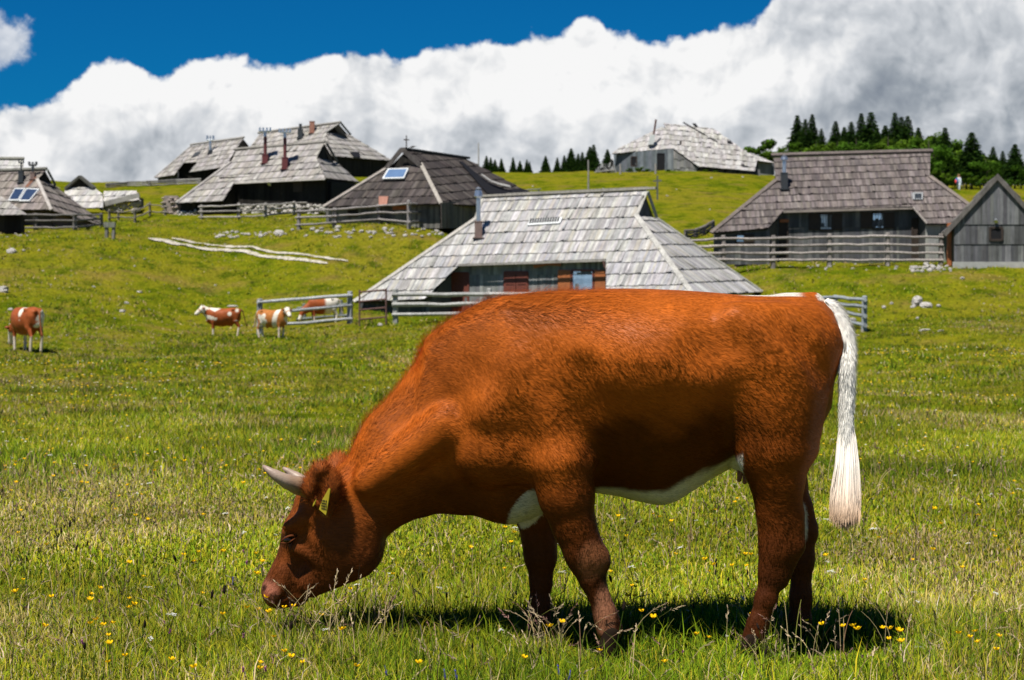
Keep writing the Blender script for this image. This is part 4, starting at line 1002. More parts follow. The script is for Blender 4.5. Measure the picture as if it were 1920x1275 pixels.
# broken plank fence left of the ruin
def broken():
    g = ground_hit(1135, 324, 90); D = 201; o = thing('plank_fence', 'broken fence of leaning pale planks left of the tumbledown hut', 'fence', P(1137, 322, D)); R = random.Random(3)
    for i in range(13):
        x = 1119+i*2.6; h = 8+i*1.1+R.uniform(-3, 6); p = P(x, 324, D); mb = MB(); k = D/F
        mb.box(p+Vector((0, 0, h*k/2)), (.11, 0, 0), (0, .02, 0), (R.uniform(-.25, .25), 0, h*k/2), (R.uniform(.25, .42),)*3); mb.build('plank', M['plank'], o)
    mb = MB(); mb.box(P(1133, 320, D-.1), (1.0, 0, .12), (0, .03, 0), (0, 0, .06), (.35, .34, .32)); mb.build('rail', M['plank'], o)
broken()
# dry stone stack
def stonestack():
    g = ground_hit(320, 402, 90); o = thing('stone_wall', 'stacked dry stone wall end left of the broad hut', 'wall', g); pl = upright(g, g+Vector((1, 0, 0))); mb = MB()
    R = random.Random(8)
    for i in range(26):
        for j in range(8): 
            x = 305+i*1.15+R.uniform(-.5, .5); y = 403-j*4.6+R.uniform(-.6, .6)
            if i % 2 == j % 2: continue
            blobrock(mb, pl.hit(x, y)+Vector((0, R.uniform(0, .5), 0)), R.uniform(.09, .19), R, .5)
    mb.box(g+Vector((0, .3, .6)), (.45, 0, 0), (0, .25, 0), (0, 0, .65), (.2, .18, .16)); mb.build('stonework', M['stack'], o)
M['stack'] = simple('stack_stone', (.30, .25, .22), .9, .2, 0, .4, 5)
stonestack()
# picnic table and stumps behind the right fence
def table():
    g = ground_hit(1610, 487, 90)+Vector((0, .9, 0)); g.z = float(gz(g.x, g.y)); o = thing('garden_table', 'orange wooden table and legs before the brown hut wall', 'table', g)
    mb = MB(); 
    for i in range(4): mb.box(g+Vector((0, -.27+i*.18, .78)), (.95, 0, 0), (0, .08, 0), (0, 0, .03))
    mb.build('tabletop', M['orange2'], o)
    for dx in (-.55, .55):
        mb = MB(); mb.box(g+Vector((dx, -.2, .38)), (.06, 0, 0), (0, .05, 0), (.02, 0, .4)); mb.box(g+Vector((dx, .2, .38)), (.06, 0, 0), (0, .05, 0), (-.02, 0, .4)); mb.box(g+Vector((dx, 0, .7)), (.05, 0, 0), (0, .3, 0), (0, 0, .04)); mb.build('leg', M['orange2'], o)
    b = g+Vector((-1.9, .1, 0)); o = thing('bench', 'narrow wooden bench with orange legs left of the garden table', 'bench', b)
    mb = MB(); mb.box(b+Vector((0, 0, .47)), (.8, 0, 0), (0, .15, 0), (0, 0, .03)); mb.build('seat', M['rail'], o)
    for dx in (-.6, .6): mb = MB(); mb.box(b+Vector((dx, 0, .22)), (.06, 0, 0), (0, .12, 0), (0, 0, .24)); mb.build('leg', M['orange2'], o)
    for px, l in ((1596, 'sawn round stump below the left end of the orange table'), (1645, 'sawn round stump right of the orange table')):
        q = ground_hit(px, 489, 90)+Vector((0, .4, 0)); mb = MB(); mb.tube([q-Zup*.1, q+Zup*.1, q+Zup*.42, q+Zup*.45], [.3, .26, .25, .24], 14, (.33, .31, .28)); tag(mb.build('tree_stump', M['rail'], origin=q), l, 'stump')
M['orange2'] = simple('orange_paint', (.55, .17, .05), .5)
table()
# ---------------------------------------------------------------- gravel wheel tracks
def ground_hit0(px, py, dmin):
    D = np.arange(dmin, 125, .04); x = (px-960)*D/F; z = ZC+(HY-py)*D/F; g = gz(x, D, False); return float(D[np.argmax(z <= g)])
def tracks():
    mt, t, b = material('white_gravel', .95, .1); tc = t.new('ShaderNodeTexCoord'); n = t.noise(tc.outputs['Object'], 5, 5, .7)
    t.l.new(t.ramp(n.outputs[0], [(.35, (.20, .19, .10)), (.45, (.36, .33, .26)), (.6, (.50, .47, .41))]), b.inputs['Base Color'])
    for nm, pts, half in (('path', [(278, 448), (300, 452), (330, 457), (365, 462), (400, 466.5), (440, 472.5), (480, 478.5), (520, 484.5), (560, 489.5), (590, 492.5), (614, 495)], 2.5), ('path', [(322, 450), (345, 452), (372, 455), (395, 457.5), (420, 461), (455, 466), (490, 471.5), (530, 477), (565, 481), (610, 486), (652, 491.5)], 1.7)):
        R = random.Random(len(pts)); xs = [p[0] for p in pts]; ysx = [p[1] for p in pts]; V = []; n = 220; k = 7
        for i in range(n):
            x = xs[0]+(xs[-1]-xs[0])*i/(n-1); y = float(np.interp(x, xs, ysx)); h = half*(.95+.5*float(fbm(x*.12, half, 8, 3)-.5)*2)*(1 if i > 3 else i/4+.1)*(1 if i < n-9 else (n-i)/10)
            if half < 2 and fbm(x*.045, 3.0, 8, 2) < .42: h *= .15
            for j in range(k): 
                D0 = ground_hit0(x, y, 60); hh = max(.12, (ground_hit0(x, y-h, 60)-ground_hit0(x, y+h, 60))/2); Dq = D0-(j/(k-1)-.5)*2*hh; Xq = (x-960)*D0/F; V.append((Xq+(j/(k-1)-.5)*hh*.3, Dq, float(gz(Xq, Dq))+.05+.03*(1-abs(j/(k-1)-.5)*2)))
        q = [(i*k+j, i*k+j+1, (i+1)*k+j+1, (i+1)*k+j) for i in range(n-1) for j in range(k-1)]
        o = np_mesh(nm, np.array(V), np.array(q).ravel(), np.full(len(q), 4), mt, smooth=True); tag(o, kind='structure')
tracks()
# ---------------------------------------------------------------- rocks
RP = []
for i in range(5):
    R = random.Random(40+i); mb = MB(); n = 16; rings = 9; V = []
    for j in range(rings+1):
        ph = math.pi*j/rings
        for k in range(n):
            th = 2*math.pi*k/n; x_, y_, z_ = math.cos(th)*math.sin(ph), math.sin(th)*math.sin(ph), math.cos(ph)
            q = .6+.75*float(fbm(x_*1.4+i*7, y_*1.4+z_*1.9+i, 3, 4)); q = round(q*9)/9*.6+q*.4; V.append((x_*q, y_*q*.8, z_*q*.62))
    mb.mesh(V, [(j*n+k, (j+1)*n+k, (j+1)*n+(k+1) % n, j*n+(k+1) % n) for j in range(rings) for k in range(n)]); RP.append(mb)
RM = []
def rock(px, py, wpx, label=None, group='small white stones scattered in the pasture', hs=1, dmin=30):
    g = ground_hit(px, py, dmin); s = wpx*g.y/F/2; i = rnd.randrange(5)
    if len(RM) < 5:
        for q in RP:
            o = q.build('rock', M['rock'], origin=(0, 0, 0)); RM.append(o.data); bpy.data.objects.remove(o)
    o = bpy.data.objects.new('rock', RM[i]); link(o); o.location = g+Zup*s*.22*hs; o.scale = (s, s, s*hs); o.rotation_euler = (rnd.uniform(-.3, .3), rnd.uniform(-.3, .3), rnd.random()*6.28)
    tag(o, label or 'small white stone lying among others in the grass', 'rock', group); return o
rock(21, 475, 20, 'large white slab rock lying on the left slope below the dark fence', None, 1.1)
rock(45, 472, 8, 'dark little stone right of the large white slab', None)
rock(230, 587, 13, 'white rounded stone, lower of a pair between the two left cows', None)
rock(237, 570, 10, 'white stone, upper of a pair between the two left cows', None)
rock(262, 548, 12, 'flat white stone up the slope right of the stone pair', None, .5)
rock(176, 540, 8, 'small white stone high above the left cow', None)
rock(6, 548, 22, 'grey rubble heap on bare soil at the left edge', None, 1.3)
rock(20, 582, 12, 'grey stone just above the left cow back', None)
rock(437, 576, 24, 'weathered grey log stub beyond the brown calf rump', None, .4)
rock(712, 611, 11, 'white stone lying under the rusty gate', None, 1.1)
rock(524, 441, 22, 'biggest white boulder of the rubble left of the blackish hut fence', None, 1.1)
rock(1720, 573, 26, 'jagged grey outcrop, tallest rock right of the cow tail', None, 1.7)
rock(1737, 576, 24, 'dark low outcrop touching the tall jagged rock', None, .9)
rock(1712, 578, 12, 'grey stone left foot of the jagged outcrop', None)
rock(1657, 578, 9, 'white stone, left one of two beside the fence corner', None, 1.2)
rock(1672, 573, 9, 'white stone, right one of two beside the fence corner', None, 1.2)
rock(1720, 599, 9, 'round white stone below the jagged outcrop', None, 1.2)
rock(1735, 621, 24, 'flat pale stone in the right meadow, widest of its row', None, .4)
rock(1763, 622, 16, 'flat pale stone right of the widest flat one', None, .35)
rock(1604, 630, 15, 'flat pale stone below the fence corner post', None, .4)
rock(1760, 577, 11, 'small pale stone right of the jagged outcrop', None)
rock(1804, 523, 10, 'lone white stone on the lawn below the barn plinth', None)
rock(1598, 606, 20, 'grey stone heap inside the fence corner behind the tail', None, 1.2)
R = random.Random(12)
for i in range(34): rock(1708+R.random()**1*75, 499+R.uniform(0, 12), R.uniform(5, 15), 'pale stone in the rubble heap before the barn', 'pale stones heaped before the barn', R.uniform(.8, 1.4))
for i in range(24): x = R.uniform(1480, 1700); rock(x, 496+R.uniform(0, 12), R.uniform(3, 8), 'small pale stone along the foot of the long fence', 'pale stones along the long fence')
for i in range(40): x = R.uniform(400, 545); rock(x, 443+R.uniform(-6, 5)-(x-400)*.03, R.uniform(4, 12), 'white stone of the rubble bank above the tracks', 'white stones of the rubble bank above the tracks')
for i in range(60): x = R.uniform(545, 830); rock(x, 436+R.uniform(-8, 12)-max(0, x-700)*.02, R.uniform(4, 12), 'white stone tumbled below the blackish hut fence', 'white stones tumbled below the blackish hut fence', R.uniform(.7, 1.3))
for i in range(34): rock(R.uniform(0, 460), R.uniform(455, 640), R.uniform(2.5, 6))
for i in range(30): rock(R.uniform(1240, 1900), R.uniform(525, 640), R.uniform(2.5, 5))
for i in range(22): rock(R.uniform(930, 1400), R.uniform(330, 440), R.uniform(2, 5))
for i in range(12): rock(R.uniform(0, 60), R.uniform(435, 446), R.uniform(3, 7))
# ---------------------------------------------------------------- trees
def leafmat(name, c1, c2):
    m, t, b = material(name, .85, .03); at = t.new('ShaderNodeAttribute', attribute_name='col')
    t.l.new(at.outputs['Color'], b.inputs['Base Color']); tr_ = t.new('ShaderNodeBsdfTranslucent'); t.l.new(at.outputs['Color'], tr_.inputs[0]); ms_ = t.new('ShaderNodeMixShader'); ms_.inputs[0].default_value = .25
    o = t.n['Material Output']; t.l.new(b.outputs[0], ms_.inputs[1]); t.l.new(tr_.outputs[0], ms_.inputs[2]); t.l.new(ms_.outputs[0], o.inputs[0]); return m
M['needle'] = leafmat('needles', 0, 0); M['leaf'] = M['needle']; M['bark'] = simple('bark', (.09, .07, .055), .9)
def tri_cloud(name, V, C):
    n = len(V)//3; return np_mesh(name, V, np.arange(n*3), np.full(n, 3), M['needle'], np.repeat(C, 3, 0))
def spruce_mesh(seed, H=7.0, W=1.5, dens=1.0):
    r = np.random.default_rng(seed); V = []; C = []
    nl = int(34*dens)
    for l in range(nl):
        f = (l+.5)/nl; z = H*(.10+.9*f); rad = W*(1-f)**.85*(.8+.4*r.random())+.05
        nb = int(6+8*(1-f)); a0 = r.random()*6.28
        for k in range(nb):
            a = a0+k*6.283/nb+r.normal(0, .18); L_ = rad*r.uniform(.65, 1.15); dr = -.35*L_*(1-f*.6)
            ns = max(5, int(L_*17))
            for s in range(ns):
                q = (s+r.random())/ns; p = np.array([math.cos(a)*L_*q, math.sin(a)*L_*q, z+dr*q*q+.12*q*L_])
                for e in range(2):
                    d = np.array([math.cos(a+r.normal(0, .8)), math.sin(a+r.normal(0, .8)), r.uniform(-.8, .15)]); d /= np.linalg.norm(d); le = r.uniform(.18, .38)*(.7+.5*(1-f)); sd = np.cross(d, r.normal(0, 1, 3)); sd /= np.linalg.norm(sd)+1e-6
                    V += [p-sd*.085, p+sd*.085, p+d*le]; g = r.uniform(.6, 1.35); C.append((.024*g, .058*g, .011*g) if r.random() < .8 else (.05*g, .095*g, .012*g))
    return np.array(V), np.array(C)
def broad_mesh(seed, H=5, W=2.2, n=2600, base=(.05, .105, .009)):
    r = np.random.default_rng(seed); nc = 16; V = []; C = []
    cs = [(r.normal(0, W*.42), r.normal(0, W*.42), H*(.35+.5*r.random()), r.uniform(.4, .8)*W*.5) for _ in range(nc)]
    tone = r.uniform(.55, 1.5, nc)
    for i in range(n):
        j = r.integers(nc); c = cs[j]; d = r.normal(0, 1, 3); d /= np.linalg.norm(d); q = r.random()**.4; p = np.array(c[:3])+d*c[3]*q*np.array([1, 1, .8]); p[2] = max(p[2], .1)
        a = r.normal(0, 1, 3); a /= np.linalg.norm(a); b = np.cross(a, d+.01); b /= np.linalg.norm(b)+1e-6; s = r.uniform(.09, .2); g = tone[j]*r.uniform(.7, 1.3)
        V += [p-a*s, p+a*s*.9, p+b*s*1.4]; C.append((base[0]*g, base[1]*g, base[2]*g))
    return np.array(V), np.array(C)
def tree(name, label, cat, crown, H, tr_r=.12, group=None):
    e = thing(name, label, cat, (0, 0, 0), group); e2 = tri_cloud('crown', *crown); e2.parent = e
    mb = MB(); mb.tube([(0, 0, -.6), (0, 0, H*.4), (.03, 0, H*.93)], [tr_r, tr_r*.7, .02], 8)
    if name != 'spruce_tree':
        for a in range(5): mb.tube([(0, 0, H*.25+a*.1), (math.cos(a*1.3)*.5, math.sin(a*1.3)*.5, H*.5), (math.cos(a*1.3)*.9, math.sin(a*1.3)*.9, H*.68)], [tr_r*.6, tr_r*.4, .02], 6)
    mb.build('trunk', M['bark'], e); return e
SPR = [tree('spruce_tree', 'x', 'tree', spruce_mesh(1, 7, 1.6), 7), tree('spruce_tree', 'x', 'tree', spruce_mesh(2, 7, 1.3), 7), tree('spruce_tree', 'x', 'tree', spruce_mesh(3, 7, 1.9, 1.1), 7)]
BRD = [tree('broadleaf_tree', 'x', 'tree', broad_mesh(4), 5), tree('broadleaf_tree', 'x', 'tree', broad_mesh(5, 5, 2.4, 2600, (.072, .13, .011)), 5), tree('broadleaf_tree', 'x', 'tree', broad_mesh(6, 4.4, 2.8, 3000, (.04, .09, .008)), 5)]
used = set()
def plant(kind, v, px, top, base, D, label, group, wide=1):
    src = (SPR if kind == 's' else BRD)[v]; top -= 5 if kind == 's' else 0; H = (base-top)*D/F; H0 = 7 if kind == 's' else 4.3
    o = src if src.name not in used else copy_tree(src); used.add(src.name)
    p = P(px, base, D); o.location = (p.x, p.y, p.z); k = H/H0; kw = k*wide; o.scale = (kw, kw, k); o.rotation_euler[2] = rnd.random()*6.28
    tag(o, label, 'tree', group)
GR = 'spruces on the wooded knoll to the right'
for i, (px, top, base, v, D, lab) in enumerate([(1495, 221, 300, 1, 262, 'spruce, left one of the trio above the left ridge end of the brown hut'), (1510, 228, 300, 0, 258, 'spruce, middle and broader of the trio above the brown hut ridge'), (1523, 219, 300, 1, 264, 'spruce, right pointed one of the trio above the brown hut ridge'),
    (1567, 232, 300, 1, 262, 'slim lone spruce between the trio and the dense clump'), (1596, 233, 305, 0, 256, 'spruce at the left side of the dense clump'), (1615, 217, 305, 1, 260, 'tall spruce with left twin top in the dense clump'), (1633, 215, 305, 0, 258, 'tall spruce with right twin top in the dense clump'), (1645, 245, 305, 2, 255, 'low dark spruce right foot of the dense clump'),
    (1678, 216, 310, 1, 260, 'tallest spruce left of the brown hut ridge end'), (1690, 224, 310, 1, 262, 'spruce between two taller ones near the ridge end'), (1702, 222, 310, 0, 264, 'spruce right of three near the brown hut ridge end'),
    (1772, 244, 345, 0, 205, 'dark spruce standing left behind the hiker'), (1822, 253, 350, 2, 200, 'broad dark spruce right behind the hiker'), (1862, 280, 352, 0, 205, 'spruce above the barn apex'), (1880, 288, 352, 1, 208, 'small spruce right of the barn apex'), (1903, 275, 352, 2, 202, 'spruce at the right edge above the barn roof'),
    (1540, 246, 300, 0, 255, 'short spruce right behind the trio above the ridge'), (1583, 243, 305, 2, 256, 'wide spruce left of the dense clump'), (1660, 240, 305, 2, 257, 'wide low spruce between the dense clump and the tallest one'), (1722, 244, 310, 2, 256, 'wide spruce just left of the brown hut ridge tip'), (1752, 262, 345, 0, 215, 'spruce right of the brown hut ridge tip'),
    (1790, 300, 350, 0, 212, 'short spruce between two tall ones behind the hiker'), (1845, 292, 350, 1, 210, 'short spruce between the broad dark one and the barn apex')]): plant('s', v, px, top, base, D, lab, GR, 1.22+.25*(i % 3 == 0))
GLf = 'small spruces on the skyline left of the tumbledown hut'
for i, (px, top) in enumerate([(912, 297), (920, 300), (928, 304), (940, 302), (962, 300), (975, 306), (988, 304), (993, 308), (1023, 297), (1045, 300), (1058, 296), (1071, 283), (1084, 293), (1092, 290), (1106, 280), (1113, 276), (1098, 300), (1139, 285)]):
    plant('s', i % 3, px, top, 330, 255, 'little spruce in the row on the skyline between the blackish hut and the tumbledown hut', GLf, 1.25)
GB = 'bright leafy trees among the spruces on the knoll'
R = random.Random(77)
spots = [(1436, 262), (1458, 276), (1478, 270), (1500, 262), (1530, 262), (1548, 268), (1570, 260), (1590, 262), (1605, 255), (1650, 262), (1665, 252), (1690, 258), (1715, 255), (1728, 246), (1742, 264), (1758, 262), (1776, 270), (1795, 288), (1812, 292), (1838, 284), (1848, 296), (1880, 300), (1895, 305), (1915, 298), (1930, 300)]
for i, (px, top) in enumerate(spots): plant('b', i % 3, px, top+(9 if 1470 < px < 1740 else 4), 325 if px < 1740 else 352, R.uniform(225, 248) if px < 1740 else R.uniform(196, 224), 'bright green leafy tree merging with others on the knoll', GB, 1.15)
for i, (px, top) in enumerate([(1752, 318), (1768, 322), (1786, 330), (1806, 325), (1818, 333), (1830, 338), (1775, 335), (1850, 330), (1890, 335), (1912, 338)]): plant('b', i % 3, px, top, 353, 190, 'low leafy bush at the foot of the wood near the hiker', 'low bushes at the foot of the wood', 1.2)
for i, (px, top, bs, D) in enumerate([(283, 355, 376, 175), (300, 352, 376, 174), (270, 358, 378, 174)]): plant('b', i % 3, px, top, bs, D, 'low bright bush on the slope above the stone stack', 'bushes above the stone stack', 1.6)
for i, (px, top, bs, D) in enumerate([(1180, 316, 326, 199), (1198, 314, 326, 199), (1214, 316, 326, 199), (1252, 318, 326, 198), (1322, 318, 325, 197), (1342, 319, 325, 197)]): plant('b', i % 3, px, top, bs, D, 'weedy bush growing at the wall foot of the tumbledown hut', 'weeds around the tumbledown hut', 1.6)
for o in SPR+BRD:
    if o.name not in used: bpy.data.objects.remove(o)
# ---------------------------------------------------------------- implicit bodies: smooth union of tapered limbs, then surface nets
class Body:
    def __init__(s, lo, hi, h):
        s.h = h; s.lo = np.array(lo, float); n = np.ceil((np.array(hi)-s.lo)/h).astype(int)+1; s.n = n
        s.ax = [s.lo[i]+np.arange(n[i])*h for i in range(3)]; s.F = np.full(n, .5, np.float32)
    def _box(s, lo, hi):
        sl = []
        for i in range(3):
            a = int(np.clip(np.floor((lo[i]-s.lo[i])/s.h), 0, s.n[i]-1)); b = int(np.clip(np.ceil((hi[i]-s.lo[i])/s.h)+1, a+1, s.n[i])); sl.append(slice(a, b))
        g = np.meshgrid(*[s.ax[i][sl[i]] for i in range(3)], indexing='ij', sparse=True); return tuple(sl), g
    def _join(s, sl, d, k, sub):
        A = s.F[sl]; d = d.astype(np.float32)
        if sub: h = np.clip(.5-.5*(A+d)/k, 0, 1); s.F[sl] = A*(1-h)+(-d)*h+k*h*(1-h)
        else: h = np.clip(.5+.5*(A-d)/k, 0, 1); s.F[sl] = A*(1-h)+d*h-k*h*(1-h)
    def cone(s, a, b, r1, r2, ys=1., k=.04, sub=False):
        """tapered limb between two points; ys squeezes it sideways"""
        a = np.array(a, float); b = np.array(b, float); m = max(r1, r2)+k+.03
        sl, (X, Y, Z) = s._box(np.minimum(a, b)-m, np.maximum(a, b)+m)
        ba = b-a; ba_s = ba*np.array([1, 1/ys, 1]); L2 = max((ba_s**2).sum(), 1e-9)
        px, py, pz = X-a[0], (Y-a[1])/ys, Z-a[2]
        t_ = np.clip((px*ba_s[0]+py*ba_s[1]+pz*ba_s[2])/L2, 0, 1)
        d = np.sqrt((px-ba_s[0]*t_)**2+(py-ba_s[1]*t_)**2+(pz-ba_s[2]*t_)**2)-(r1+(r2-r1)*t_)
        s._join(sl, d*min(1, ys**.5), k, sub)
    def ell(s, c, r, k=.04, rot=0, sub=False):
        c = np.array(c, float); r = np.array(r, float); m = max(r)+k+.03
        sl, (X, Y, Z) = s._box(c-m, c+m); x, y, z = X-c[0], Y-c[1], Z-c[2]
        ca, sa = math.cos(rot), math.sin(rot); x, z = x*ca+z*sa, -x*sa+z*ca
        q = np.sqrt((x/r[0])**2+(y/r[1])**2+(z/r[2])**2); q2 = np.sqrt((x/r[0]**2)**2+(y/r[1]**2)**2+(z/r[2]**2)**2)+1e-9
        s._join(sl, q*(q-1)/q2, k, sub)
    def loft(s, st, k=.05, p=2.2, wide=.5, plo=2.1):
        """trunk: stations (x, top z, bottom z, half width)"""
        st = np.array(st); xs = st[:, 0]; sl, (X, Y, Z) = s._box((xs[0]-.02, -.6, st[:, 2].min()-.1), (xs[-1]+.02, .6, st[:, 1].max()+.1))
        xx = np.clip(X, xs[0], xs[-1])
        def I(c):
            v = np.interp(np.linspace(xs[0], xs[-1], 160), xs, st[:, c]); kk = np.hanning(17); kk /= kk.sum(); v2 = np.convolve(np.pad(v, 8, mode='edge'), kk, 'valid'); return np.interp(xx, np.linspace(xs[0], xs[-1], 160), v2)
        t_, b_, w_ = I(1), I(2), I(3); zc = t_-(t_-b_)*wide; hu = t_-zc; hl = zc-b_; up = Z > zc; h_ = np.where(up, hu, hl); pp = np.where(up, p, plo)
        q = ((np.abs(Y)/w_)**pp+(np.abs(Z-zc)/h_)**pp)**(1/pp); d = (q-1)*np.minimum(w_, h_)
        e = np.maximum(xs[0]-X, X-xs[-1])+.02; d = np.maximum(d, e); s._join(sl, np.broadcast_to(d, s.F[sl].shape), k, False)
    def surface(s):
        Fv = s.F; neg = Fv < 0; n = Fv.shape
        c = lambda i, j, k, A: A[i:n[0]-1+i, j:n[1]-1+j, k:n[2]-1+k]
        cnt = sum(c(i, j, k, neg).astype(np.int8) for i in (0, 1) for j in (0, 1) for k in (0, 1))
        act = (cnt > 0) & (cnt < 8); idx = np.full(act.shape, -1, np.int32); idx[act] = np.arange(act.sum()); I = np.argwhere(act)
        acc = np.zeros((len(I), 3)); num = np.zeros(len(I)); cor = [(i, j, k) for i in (0, 1) for j in (0, 1) for k in (0, 1)]
        for a in cor:
            for ax in range(3):
                if a[ax]: continue
                b = list(a); b[ax] = 1; fa = Fv[I[:, 0]+a[0], I[:, 1]+a[1], I[:, 2]+a[2]]; fb = Fv[I[:, 0]+b[0], I[:, 1]+b[1], I[:, 2]+b[2]]
                m = (fa < 0) != (fb < 0); t_ = np.where(m, fa/(fa-fb+1e-12), 0); p = np.tile(np.array(a, float), (len(I), 1)); p[:, ax] += t_
                acc += p*m[:, None]; num += m
        V = s.lo+(I+acc/num[:, None])*s.h; Q = []
        for ax in range(3):
            o = [0, 1, 2]; o.remove(ax); sl0 = [slice(1, n[q]-1) for q in range(3)]; sl0[ax] = slice(0, n[ax]-1); sl1 = list(sl0); sl1[ax] = slice(1, n[ax])
            a, b = neg[tuple(sl0)], neg[tuple(sl1)]; E = np.argwhere(a != b); 
            base = E.copy(); base[:, o[0]] += 1; base[:, o[1]] += 1
            def cell(d0, d1):
                q = base.copy(); q[:, o[0]] -= d0; q[:, o[1]] -= d1; return idx[q[:, 0], q[:, 1], q[:, 2]]
            q = np.stack([cell(0, 0), cell(1, 0), cell(1, 1), cell(0, 1)], -1)
            inside = a[tuple(E.T)]; flip = inside if ax != 1 else ~inside
            q = np.where(flip[:, None], q, q[:, ::-1]); Q.append(q)
        Q = np.concatenate(Q); Q = Q[(Q >= 0).all(1)]
        # light smoothing
        for it in range(2):
            S = np.zeros_like(V); c_ = np.zeros(len(V))
            for a, b in ((0, 1), (1, 2), (2, 3), (3, 0)): np.add.at(S, Q[:, a], V[Q[:, b]]); np.add.at(S, Q[:, b], V[Q[:, a]]); np.add.at(c_, Q[:, a], 1); np.add.at(c_, Q[:, b], 1)
            V = V*.5+.5*S/np.maximum(c_, 1)[:, None]
        return V, Q
def vnormals(V, Q):
    d1 = V[Q[:, 2]]-V[Q[:, 0]]; d2 = V[Q[:, 3]]-V[Q[:, 1]]; fn = np.cross(d1, d2); N = np.zeros_like(V)
    for i in range(4): np.add.at(N, Q[:, i], fn)
    return N/np.maximum(np.linalg.norm(N, axis=1), 1e-9)[:, None]
def smst(a, b, x): t_ = np.clip((x-a)/(b-a), 0, 1); return t_*t_*(3-2*t_)
# ---------------------------------------------------------------- the big grazing cow
CO = Vector((.135, 7.2, 0)); YAW = math.radians(-4.5); S0 = F/7.2
def cl(px, py, y=0.):
    """cow space point that shows at a picture position, y metres off the spine"""
    x = (px-960)/S0-CO.x; z = 0
    for _ in range(4):
        wy = CO.y+x*math.sin(YAW)+y*math.cos(YAW); wx = (px-960)*wy/F; z = ZC+(HY-py)*wy/F; x = ((wx-CO.x)+y*math.sin(YAW))/math.cos(YAW)
    return (x, y, z-float(GZ0))
GZ0 = 0
def R_(r): return r/S0
HAIRMAT = None
def coatmat(name, rough=.5, fuzz=True):
    m, t, b = material(name, rough, .12); at = t.new('ShaderNodeAttribute', attribute_name='col'); tc = t.new('ShaderNodeTexCoord')
    n = t.noise(t.vscale(tc.outputs['Object'], (1, 1, 1.0)), 9, 5, .65); f = t.mapr(n.outputs[0], .3, .72, .8, 1.2)
    rotm = t.new('ShaderNodeMapping'); rotm.inputs['Rotation'].default_value = (0, math.radians(28), 0); rotm.inputs['Scale'].default_value = (22, 120, 120); t.l.new(tc.outputs['Object'], rotm.inputs[0])
    n2 = t.noise(rotm.outputs[0], 1, 3, .6); f2 = t.mapr(n2.outputs[0], .3, .7, .86, 1.14)
    t.l.new(t.mix(1, at.outputs['Color'], t.m('MULTIPLY', f, f2), 'MULTIPLY'), b.inputs['Base Color'])
    bp = t.new('ShaderNodeBump'); bp.inputs['Distance'].default_value = .003; bp.inputs['Strength'].default_value = .6; t.l.new(n2.outputs[0], bp.inputs['Height']); t.l.new(bp.outputs[0], b.inputs['Normal'])
    b.inputs['Sheen Weight'].default_value = .0; b.inputs['Sheen Roughness'].default_value = .5; b.inputs['Sheen Tint'].default_value = (1, .6, .3, 1)
    return m
M['coat'] = coatmat('cow_coat')
